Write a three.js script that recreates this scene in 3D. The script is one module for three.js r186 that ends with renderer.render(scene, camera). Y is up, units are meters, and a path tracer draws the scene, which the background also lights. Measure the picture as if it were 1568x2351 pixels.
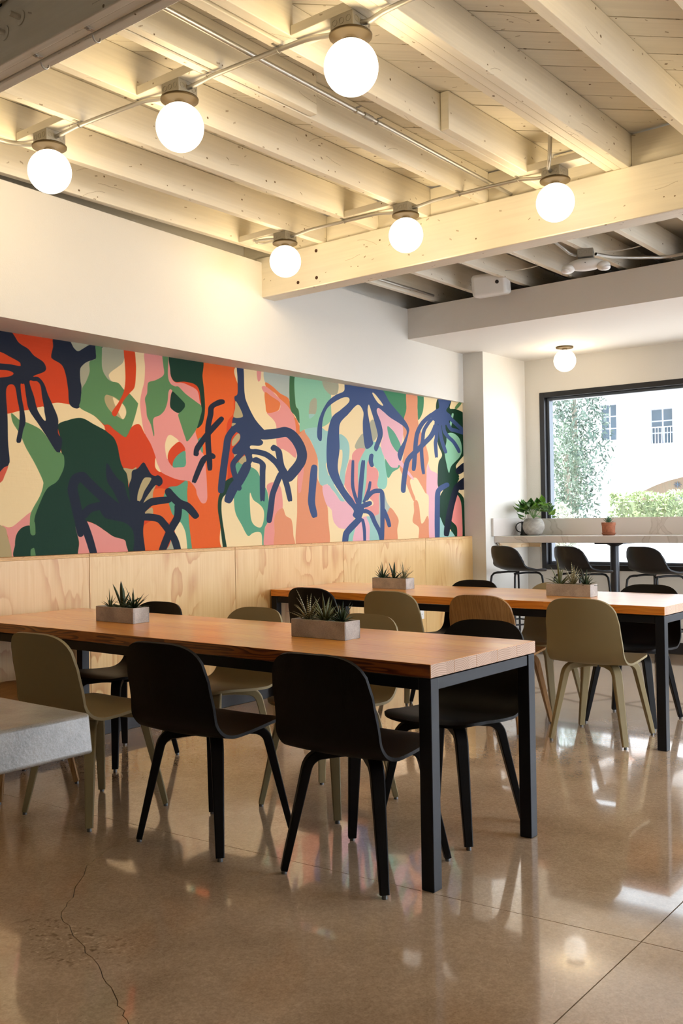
import * as THREE from 'three';
import { RoundedBoxGeometry } from 'three/addons/geometries/RoundedBoxGeometry.js';
import { mergeGeometries, mergeVertices, toCreasedNormals } from 'three/addons/utils/BufferGeometryUtils.js';

// ------------------------------------------------------------ camera, sky, sun, exposure
const scene = new THREE.Scene();
const V = (x, y, z) => new THREE.Vector3(x, y, z);
const camera = new THREE.PerspectiveCamera(55.46, 1568 / 2351, 0.05, 300);
{
  const yaw = 0.6774, pitch = 0.007, roll = 0.0164;
  const f = V(-Math.sin(yaw) * Math.cos(pitch), Math.sin(pitch), -Math.cos(yaw) * Math.cos(pitch));
  const r0 = V(Math.cos(yaw), 0, -Math.sin(yaw)), d0 = f.clone().cross(r0);
  const r = r0.clone().multiplyScalar(Math.cos(roll)).addScaledVector(d0, Math.sin(roll));
  const up = r0.clone().multiplyScalar(Math.sin(roll)).addScaledVector(d0, -Math.cos(roll));
  camera.position.set(0, 1.2333, 0);
  camera.quaternion.setFromRotationMatrix(new THREE.Matrix4().makeBasis(r, up, f.clone().negate()));
  camera.updateMatrixWorld();
}
const renderer = new THREE.WebGLRenderer();
renderer.toneMapping = THREE.LinearToneMapping;
renderer.toneMappingExposure = 1.24;
renderer.shadowMap.enabled = true;
scene.background = new THREE.Color().setRGB(0.80, 0.91, 1.0);
scene.backgroundIntensity = 2.4;
const sun = new THREE.DirectionalLight(new THREE.Color().setRGB(1, 0.985, 0.98), 58);
sun.name = 'sun';
sun.position.set(-21, 34, 2.2);
sun.target.position.set(0, 0, 0);
sun.castShadow = true;
sun.shadow.radius = 1;
Object.assign(sun.shadow.camera, { left: -45, right: 45, top: 45, bottom: -45, near: 1, far: 140 });
sun.shadow.mapSize.set(2048, 2048);
scene.add(sun, sun.target);
const LAMP_COLOR = new THREE.Color().setRGB(1, 0.76, 0.42), LAMP_I = 0.53;

// ------------------------------------------------------------ random numbers and noise
function rng(seed) { let s = seed >>> 0; return () => { s = (s + 0x6D2B79F5) >>> 0; let t = s; t = Math.imul(t ^ (t >>> 15), t | 1); t ^= t + Math.imul(t ^ (t >>> 7), t | 61); return ((t ^ (t >>> 14)) >>> 0) / 4294967296; }; }
const PERM = new Float32Array(65536); { const r = rng(77); for (let i = 0; i < 65536; i++) PERM[i] = r(); }
const hash = (x, y) => PERM[((x & 255) << 8) | (y & 255)];
// value noise, periodic over px by py cells
function vn(x, y, px, py) {
  const xi = Math.floor(x), yi = Math.floor(y); let fx = x - xi, fy = y - yi;
  fx = fx * fx * (3 - 2 * fx); fy = fy * fy * (3 - 2 * fy);
  const x0 = ((xi % px) + px) % px, x1 = (x0 + 1) % px, y0 = ((yi % py) + py) % py, y1 = (y0 + 1) % py;
  const a = hash(x0, y0), b = hash(x1, y0), c = hash(x0, y1), d = hash(x1, y1);
  return a + (b - a) * fx + (c - a) * fy + (a - b - c + d) * fx * fy;
}
function fbm(x, y, px, py, oct) { let s = 0, a = 0.5, n = 0; for (let o = 0; o < oct; o++) { s += a * vn(x, y, px, py); n += a; a *= 0.5; x = x * 2 + 13; y = y * 2 + 7; px *= 2; py *= 2; } return s / n; }
const clamp = (v, a, b) => Math.min(b, Math.max(a, v));
const lerp = (a, b, t) => a + (b - a) * t;
const sstep = (a, b, v) => { const t = clamp((v - a) / (b - a), 0, 1); return t * t * (3 - 2 * t); };
function tex(w, h, fn, srgb = true, tileU = 1, tileV = 1) {
  const d = new Uint8Array(w * h * 4), o = [0, 0, 0];
  for (let y = 0; y < h; y++) for (let x = 0; x < w; x++) { fn(x / w, y / h, o, x, y); const k = (y * w + x) * 4; d[k] = clamp(o[0], 0, 255); d[k + 1] = clamp(o[1], 0, 255); d[k + 2] = clamp(o[2], 0, 255); d[k + 3] = 255; }
  const t = new THREE.DataTexture(d, w, h); t.magFilter = THREE.LinearFilter; t.minFilter = THREE.LinearFilter; t.wrapS = t.wrapT = THREE.RepeatWrapping;
  if (srgb) t.colorSpace = THREE.SRGBColorSpace; t.repeat.set(1 / tileU, 1 / tileV); t.needsUpdate = true; return t;
}
// smooth relief in floating point, so that gentle slopes have no steps
function relief(w, h, fn, tileU, tileV) {
  const d = new Float32Array(w * h * 4); for (let y = 0; y < h; y++) for (let x = 0; x < w; x++) { const k = (y * w + x) * 4; d[k] = d[k + 1] = d[k + 2] = fn(x / w, y / h); d[k + 3] = 1; }
  const t = new THREE.DataTexture(d, w, h, THREE.RGBAFormat, THREE.FloatType); t.magFilter = t.minFilter = THREE.LinearFilter; t.wrapS = t.wrapT = THREE.RepeatWrapping; t.repeat.set(1 / tileU, 1 / tileV); t.needsUpdate = true; return t;
}
const std = (o) => new THREE.MeshStandardMaterial(o);
const phy = (o) => new THREE.MeshPhysicalMaterial(o);
const col = (r, g, b) => new THREE.Color().setRGB(r, g, b);

// ------------------------------------------------------------ geometry helpers
// texture coordinates in metres; u runs along the grain axis
function uvBox(g, grain = 'x', ou = 0, ov = 0) {
  g = g.index ? g.toNonIndexed() : g;
  const p = g.attributes.position, n = p.count, uv = new Float32Array(n * 2), a = V(), b = V(), c = V(), e = V(), f = V();
  for (let i = 0; i < n; i += 3) {
    a.fromBufferAttribute(p, i); b.fromBufferAttribute(p, i + 1); c.fromBufferAttribute(p, i + 2);
    e.subVectors(b, a); f.subVectors(c, a); e.cross(f);
    const ax = Math.abs(e.x), ay = Math.abs(e.y), az = Math.abs(e.z), m = ax > ay && ax > az ? 'x' : ay > az ? 'y' : 'z';
    let u, v;
    if (m === grain) { u = m === 'x' ? 'z' : 'x'; v = m === 'y' ? 'z' : 'y'; } else { u = grain; v = 'xyz'.replace(m, '').replace(grain, ''); }
    for (let k = 0; k < 3; k++) { const q = [a, b, c][k]; uv[(i + k) * 2] = q[u] + ou; uv[(i + k) * 2 + 1] = q[v] + ov; }
  }
  g.setAttribute('uv', new THREE.BufferAttribute(uv, 2));
  return g;
}
const box = (w, h, d, x = 0, y = 0, z = 0) => new THREE.BoxGeometry(w, h, d).translate(x, y, z);
// box by its limits
const lim = (x0, x1, y0, y1, z0, z1) => box(x1 - x0, y1 - y0, z1 - z0, (x0 + x1) / 2, (y0 + y1) / 2, (z0 + z1) / 2);
const rbox = (w, h, d, r, x = 0, y = 0, z = 0, seg = 1) => new RoundedBoxGeometry(w, h, d, seg, Math.min(r, w / 2.01, h / 2.01, d / 2.01)).translate(x, y, z);
const rlim = (x0, x1, y0, y1, z0, z1, r, seg = 1) => rbox(x1 - x0, y1 - y0, z1 - z0, r, (x0 + x1) / 2, (y0 + y1) / 2, (z0 + z1) / 2, seg);
const cyl = (r0, r1, h, x = 0, y = 0, z = 0, n = 24) => new THREE.CylinderGeometry(r0, r1, h, n).translate(x, y, z);
function tube(pts, r, seg = 24, rad = 10, closed = false) { return new THREE.TubeGeometry(new THREE.CatmullRomCurve3(pts.map((p) => V(...p)), closed, 'catmullrom', 0.3), seg, r, rad, closed); }
function rod(a, b, r, n = 10) { const A = V(...a), B = V(...b), d = B.clone().sub(A), g = new THREE.CylinderGeometry(r, r, d.length(), n); g.applyQuaternion(new THREE.Quaternion().setFromUnitVectors(V(0, 1, 0), d.clone().normalize())); const m = A.add(B).multiplyScalar(0.5); return g.translate(m.x, m.y, m.z); }
const lathe = (pts, n = 32) => new THREE.LatheGeometry(pts.map((p) => new THREE.Vector2(...p)), n);
function merge(gs) { return mergeGeometries(gs.map((g) => { g = g.index ? g.toNonIndexed() : g; for (const k of Object.keys(g.attributes)) if (!['position', 'normal', 'uv'].includes(k)) g.deleteAttribute(k); return g; })); }
// flat polygon [x, z] with thickness, top at y
function slabGeo(poly, yTop, t) { const s = new THREE.Shape(poly.map(([x, z]) => new THREE.Vector2(x, -z))); return new THREE.ExtrudeGeometry(s, { depth: t, bevelEnabled: false }).rotateX(-Math.PI / 2).translate(0, yTop - t, 0); }
function inset(poly, d) {
  let area = 0; const n = poly.length; for (let i = 0; i < n; i++) { const a = poly[i], b = poly[(i + 1) % n]; area += a[0] * b[1] - b[0] * a[1]; }
  const s = area > 0 ? 1 : -1;
  return poly.map((p, i) => { const a = poly[(i + n - 1) % n], b = poly[(i + 1) % n]; let e = [p[0] - a[0], p[1] - a[1]], f = [b[0] - p[0], b[1] - p[1]]; const le = Math.hypot(...e), lf = Math.hypot(...f); e = [e[0] / le, e[1] / le]; f = [f[0] / lf, f[1] / lf]; const n1 = [-e[1] * s, e[0] * s], n2 = [-f[1] * s, f[0] * s]; const k = d / Math.max(0.35, 1 + n1[0] * n2[0] + n1[1] * n2[1]); return [p[0] + (n1[0] + n2[0]) * k, p[1] + (n1[1] + n2[1]) * k]; });
}

// ------------------------------------------------------------ naming helpers
const used = {};
function numbered(n) { const k = used[n] = (used[n] ?? -1) + 1; return k ? `${n}_${String(k).padStart(3, '0')}` : n; }
function mesh(name, g, m) { const o = new THREE.Mesh(g, m); o.name = name; o.castShadow = o.receiveShadow = true; return o; }
function part(name, g, m, parent, label) { const o = mesh(name, g, m); if (label) o.userData.label = label; parent.add(o); return o; }
function grp(name, parent, label) { const o = new THREE.Group(); o.name = name; if (label) o.userData.label = label; parent.add(o); return o; }
function tag(o, label, category, group) { o.userData.label = label; o.userData.category = category; if (group) o.userData.group = group; return o; }
function thing(name, label, category, p = [0, 0, 0], turn = 0, group) { const o = new THREE.Group(); o.name = numbered(name); o.position.set(...p); o.rotation.y = turn; scene.add(o); return tag(o, label, category, group); }
function solo(name, g, m, label, category, group) { const o = mesh(numbered(name), g, m); scene.add(o); return tag(o, label, category, group); }
function setting(name, label, category = 'structure') { const o = new THREE.Group(); o.name = name; scene.add(o); o.userData = { kind: 'structure', label, category }; return o; }
function dup(root, name, label, p, turn, group) { const r = root.clone(); r.name = numbered(name); r.position.set(...p); r.rotation.y = turn; scene.add(r); r.userData = { ...root.userData }; tag(r, label, root.userData.category, group ?? root.userData.group); return r; }

// ------------------------------------------------------------ textures and materials
// painted ceiling timber: grain, nicks and old nail holes under off-white paint
const specks = (seed, n, w, h, fn) => { const r = rng(seed); for (let i = 0; i < n; i++) fn(r() * w, r() * h, r); };
function fieldOf(w, h) { return new Float32Array(w * h); }
function stroke(F, w, h, x, y, len, ang, wid, amt, r) { const nx = Math.ceil(len); let a = ang; for (let i = 0; i < nx; i++) { x += Math.cos(a); y += Math.sin(a); a += (r() - 0.5) * 0.12; for (let dy = -wid; dy <= wid; dy++) { const X = ((Math.round(x) % w) + w) % w, Y = ((Math.round(y + dy) % h) + h) % h; const k = Y * w + X; F[k] = Math.max(F[k], amt * (1 - Math.abs(dy) / (wid + 1)) * (0.5 + 0.5 * r())); } } }
function paintTimber(seed, w = 1024, h = 512) {
  const F = fieldOf(w, h);
  specks(seed, 60, w, h, (x, y, r) => stroke(F, w, h, x, y, 3 + r() * 8, (r() - 0.5) * 1.2, r() < 0.2 ? 2 : 1, 0.5 + 0.5 * r(), r));
  specks(seed + 1, 12, w, h, (x, y, r) => stroke(F, w, h, x, y, 30 + r() * 90, (r() - 0.5) * 0.06, 0, 0.55, r));
  specks(seed + 2, 26, w, h, (x, y, r) => { const R = 1.5 + r() * 2.2; for (let j = -5; j <= 5; j++) for (let i = -5; i <= 5; i++) if (Math.hypot(i, j * 1.2) < R) { const k = (((y + j | 0) + h) % h) * w + (((x + i | 0) + w) % w); F[k] = 0.9; } });
  const c = tex(w, h, (u, v, o, x, y) => { const g = fbm(u * 6, v * 90, 6, 90, 3), b = fbm(u * 5, v * 5, 5, 5, 4), m = F[y * w + x], s = 232 + (g - 0.5) * 10 + (b - 0.5) * 14; o[0] = lerp(s, 104, m); o[1] = lerp(s - 3, 84, m); o[2] = lerp(s - 12, 58, m); }, true, 2, 1);
  const bm = tex(w, h, (u, v, o, x, y) => { const g = fbm(u * 6, v * 90, 6, 90, 3), k = 150 + (g - 0.5) * 90 - F[y * w + x] * 110; o[0] = o[1] = o[2] = k; }, false, 2, 1);
  return [c, bm];
}
const [timA, timAb] = paintTimber(11);
const M = {};
M.timber = std({ map: timA, bumpMap: timAb, bumpScale: 0.0022, roughness: 0.62, color: col(0.99, 0.95, 0.87) });
const plaster = tex(512, 512, (u, v, o) => { const k = fbm(u * 90, v * 90, 90, 90, 3) * 255; o[0] = o[1] = o[2] = k; }, false, 0.5, 0.5);
M.wall = std({ color: col(0.69, 0.66, 0.60), roughness: 0.75, bumpMap: plaster, bumpScale: 0.0006 });
M.soffit = std({ color: col(0.78, 0.74, 0.68), roughness: 0.8, bumpMap: plaster, bumpScale: 0.0005 });
M.dark = std({ color: col(0.05, 0.042, 0.035), roughness: 0.9 });
M.blackBase = std({ color: col(0.012, 0.011, 0.014), roughness: 0.5 });
// rotary-cut plywood: nested contour lines of a stretched noise field
function plyTex(seed, w = 1024, h = 1024) {
  return tex(w, h, (u, v, o) => {
    const f = fbm(u * 2 + seed, v * 6 + seed * 3, 2, 6, 2) * 6.5 + fbm(u * 5 + seed, v * 24, 5, 24, 3) * 1.0;
    const e = f - Math.floor(f), line = Math.pow(e, 2.4) * (1 - sstep(0.9, 1, e));
    const fine = fbm(u * 5, v * 150 + seed * 9, 5, 150, 3), blot = fbm(u * 2 + 5, v * 5 + seed, 2, 5, 2);
    const k = clamp(line * 0.8 * sstep(0.3, 0.6, blot) + (fine - 0.5) * 0.32, -0.2, 1);
    o[0] = 234 - k * 44; o[1] = 208 - k * 74; o[2] = 166 - k * 92;
  }, true, 1.25, 1.25);
}
const plyA = plyTex(3), plyB = plyTex(8);
M.ply = [plyA, plyB].map((t) => phy({ map: t, roughness: 0.42, clearcoat: 0.15, clearcoatRoughness: 0.3, color: col(0.8, 0.67, 0.46) }));
const plyEdgeT = tex(256, 64, (u, v, o) => { const s = Math.floor(v * 7) % 2, n = fbm(u * 40, v * 14, 40, 14, 3), d = vn(u * 60, v * 7, 60, 7) > 0.93 ? 0.5 : 0; const k = s * 0.28 + (n - 0.5) * 0.5 + d; o[0] = 214 - k * 90; o[1] = 172 - k * 95; o[2] = 118 - k * 85; }, true, 0.5, 0.02);
M.plyEdge = std({ map: plyEdgeT, roughness: 0.6 });
// oiled fir: straight to wandering grain along u
function firTex(seed, w = 1024, h = 512) {
  return tex(w, h, (u, v, o) => {
    const warp = fbm(u * 3 + seed, v * 3, 16, 16, 3), g = v * 26 + warp * 5.5, e = g - Math.floor(g), line = Math.pow(e, 2.2) * (1 - sstep(0.94, 1, e));
    const fine = fbm(u * 14, v * 220, 14, 220, 2), blot = fbm(u * 4 + seed * 3, v * 4, 16, 16, 3);
    const k = line * 0.55 + (fine - 0.5) * 0.35 + (blot - 0.5) * 0.5;
    o[0] = 252 - k * 50; o[1] = 178 - k * 64; o[2] = 68 - k * 44;
  }, true, 1.5, 0.62);
}
const firA = firTex(2), firB = firTex(9);
const knotty = (t, c) => phy({ map: t, color: c, roughness: 0.34, clearcoat: 0.9, clearcoatRoughness: 0.24 });
M.fir = [knotty(firA, col(0.98, 0.93, 0.86)), knotty(firB, col(0.9, 0.84, 0.76)), knotty(firA, col(1, 0.98, 0.94)), knotty(firB, col(0.96, 0.9, 0.82))];
const endT = tex(1024, 128, (u, v, o) => { const cell = Math.floor(u * 5), c0 = [0.35, 0.7, 0.5, 0.2, 0.6][cell], sg = [1, -1, 1, 1, -1][cell]; const x = (u * 5 - cell - c0) * 1.2, y = v * 0.5 * sg - (sg > 0 ? -0.35 : 1.0), r = Math.hypot(x, y) * 17 + fbm(u * 12, v * 3, 12, 3, 2) * 0.6, e = r - Math.floor(r), k = Math.pow(e, 2) * (1 - sstep(0.9, 1, e)); const t = [0, 6, -5, 4, -3][cell]; o[0] = 204 + t - k * 64; o[1] = 170 + t - k * 66; o[2] = 144 + t - k * 62; }, true, 0.735, 0.06);
M.firEnd = std({ map: endT, roughness: 0.55 });
const edgeT = tex(1024, 128, (u, v, o) => { const f = fbm(u * 4, v * 3, 4, 3, 2) * 6 + v * 3 + fbm(u * 20, v * 6, 20, 6, 2) * 0.4, e = f - Math.floor(f), k = sstep(0.35, 0.85, e) * (1 - sstep(0.93, 1, e)) + (fbm(u * 60, v * 40, 60, 40, 2) - 0.5) * 0.3; o[0] = 186 - k * 78; o[1] = 110 - k * 62; o[2] = 46 - k * 32; }, true, 1.4, 0.1);
M.firEdge = [knotty(edgeT, col(0.72, 0.62, 0.5)), knotty(firA, col(0.8, 0.6, 0.45))];
M.blackSteel = phy({ color: col(0.006, 0.007, 0.011), roughness: 0.42, specularIntensity: 0.5 });
M.stoolMetal = std({ color: col(0.012, 0.013, 0.016), roughness: 0.4, metalness: 0.3 });
const veneer = tex(512, 512, (u, v, o) => { const g = fbm(u * 3, v * 70, 8, 70, 3), f = fbm(u * 8, v * 220, 8, 220, 2), k = (g - 0.5) * 0.9 + (f > 0.62 ? 0.35 : 0); o[0] = 205 - k * 70; o[1] = 205 - k * 85; o[2] = 205 - k * 100; }, true, 0.5, 0.25);
const veneerB = tex(512, 512, (u, v, o) => { const g = fbm(u * 6, v * 190, 6, 190, 3); o[0] = o[1] = o[2] = g * 255; }, false, 0.5, 0.25);
const stained = (c, r, m, k = 0.5) => phy({ color: c, map: m, bumpMap: veneerB, bumpScale: 0.00025, roughness: r, specularIntensity: k });
M.chairBlack = stained(col(0.005, 0.004, 0.004), 0.5, null, 0.3);
M.chairOlive = stained(col(0.25, 0.195, 0.098), 0.55, null, 0.6);
M.chairOak = stained(col(0.5, 0.26, 0.09), 0.45, veneer, 0.7);
M.glide = std({ color: col(0.1, 0.1, 0.1), roughness: 0.4, metalness: 0.6 });
M.zinc = std({ color: col(0.34, 0.32, 0.28), roughness: 0.5, metalness: 0.55 });
M.emt = std({ color: col(0.5, 0.485, 0.45), roughness: 0.42, metalness: 0.85 });
M.bronze = std({ color: col(0.085, 0.06, 0.03), roughness: 0.42, metalness: 0.8 });
M.globe = std({ color: col(0.9, 0.88, 0.84), roughness: 0.3, emissive: col(1, 0.93, 0.80), emissiveIntensity: 1.5 });
M.hole = std({ color: col(0.06, 0.025, 0.01), roughness: 0.95 });
M.white = std({ color: col(0.8, 0.79, 0.76), roughness: 0.45 });
M.lens = std({ color: col(0.85, 0.86, 0.88), roughness: 0.12, metalness: 0.1 });
M.frame = std({ color: col(0.012, 0.012, 0.014), roughness: 0.38, metalness: 0.2 });
M.sash = std({ color: col(0.10, 0.115, 0.135), roughness: 0.35, metalness: 0.5 });
M.glass = phy({ color: col(0.97, 0.98, 0.98), roughness: 0.0, transmission: 1, thickness: 0, ior: 1.5 });
const concT = tex(512, 512, (u, v, o) => { const a = fbm(u * 6, v * 6, 6, 6, 5), b = vn(u * 220, v * 220, 220, 220), c = vn(u * 120 + 9, v * 120, 120, 120); const s = 168 + (a - 0.5) * 60 + (b - 0.5) * 26 - (c > 0.9 ? 40 * (c - 0.9) * 10 : 0); o[0] = s; o[1] = s - 4; o[2] = s - 10; }, true, 0.4, 0.4);
const concB = tex(512, 512, (u, v, o) => { const k = 140 + (fbm(u * 40, v * 40, 40, 40, 4) - 0.5) * 160; o[0] = o[1] = o[2] = k; }, false, 0.4, 0.4);
M.concrete = phy({ map: concT, bumpMap: concB, bumpScale: 0.0012, roughness: 0.42, clearcoat: 0.35, clearcoatRoughness: 0.2, color: col(0.62, 0.59, 0.57) });
M.planter = std({ map: concT, bumpMap: concB, bumpScale: 0.0008, roughness: 0.8, color: col(1, 0.93, 0.9) });
M.potStone = std({ map: concT, bumpMap: concB, bumpScale: 0.001, roughness: 0.75, color: col(0.95, 0.93, 0.88) });
M.terra = std({ map: concT, roughness: 0.8, color: col(0.85, 0.3, 0.15) });
M.soil = std({ color: col(0.03, 0.02, 0.014), roughness: 1 });
const quartzT = tex(1024, 512, (u, v, o) => { let k = 0; for (const [a, b, w] of [[0.9, 0.31, 0.05], [-1.3, 0.62, 0.035], [0.7, 0.86, 0.06], [2.2, 0.12, 0.03]]) { const d = Math.abs(((u - b + v * a * 0.25 + (fbm(u * 9, v * 5, 9, 5, 3) - 0.5) * 0.12) % 1 + 1) % 1 - 0.5); const e = sstep(w * 0.6, w * 0.35, d), rim = sstep(w * 0.25, w * 0.5, d) * e; k = Math.max(k, e * 0.12 + rim * 0.6 * fbm(u * 80, v * 40, 80, 40, 2)); } o[0] = 214 - k * 70; o[1] = 206 - k * 76; o[2] = 198 - k * 84; }, true, 1.7, 0.85);
M.quartz = phy({ map: quartzT, roughness: 0.22, clearcoat: 0.3, clearcoatRoughness: 0.1 });
M.post = std({ color: col(0.045, 0.048, 0.055), roughness: 0.35, metalness: 0.4 });
M.pine = std({ map: plyB, roughness: 0.6 });
M.leafDark = std({ color: col(0.02, 0.042, 0.014), roughness: 0.42 });
M.leafOlive = std({ color: col(0.10, 0.12, 0.045), roughness: 0.45 });
const zebraT = tex(64, 256, (u, v, o) => { const s = Math.sin(v * 2 * Math.PI * 14 + Math.sin(u * 12) * 0.8) > 0.35; o[0] = s ? 190 : 62; o[1] = s ? 180 : 66; o[2] = s ? 140 : 38; });
M.leafZebra = std({ map: zebraT, roughness: 0.45 });
M.pothos = phy({ color: col(0.07, 0.22, 0.035), roughness: 0.32, side: THREE.DoubleSide, transmission: 0.35, thickness: 0 });
M.pothos2 = phy({ color: col(0.22, 0.42, 0.05), roughness: 0.35, side: THREE.DoubleSide, transmission: 0.4, thickness: 0 });
M.vine = std({ color: col(0.14, 0.28, 0.06), roughness: 0.6 });
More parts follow.
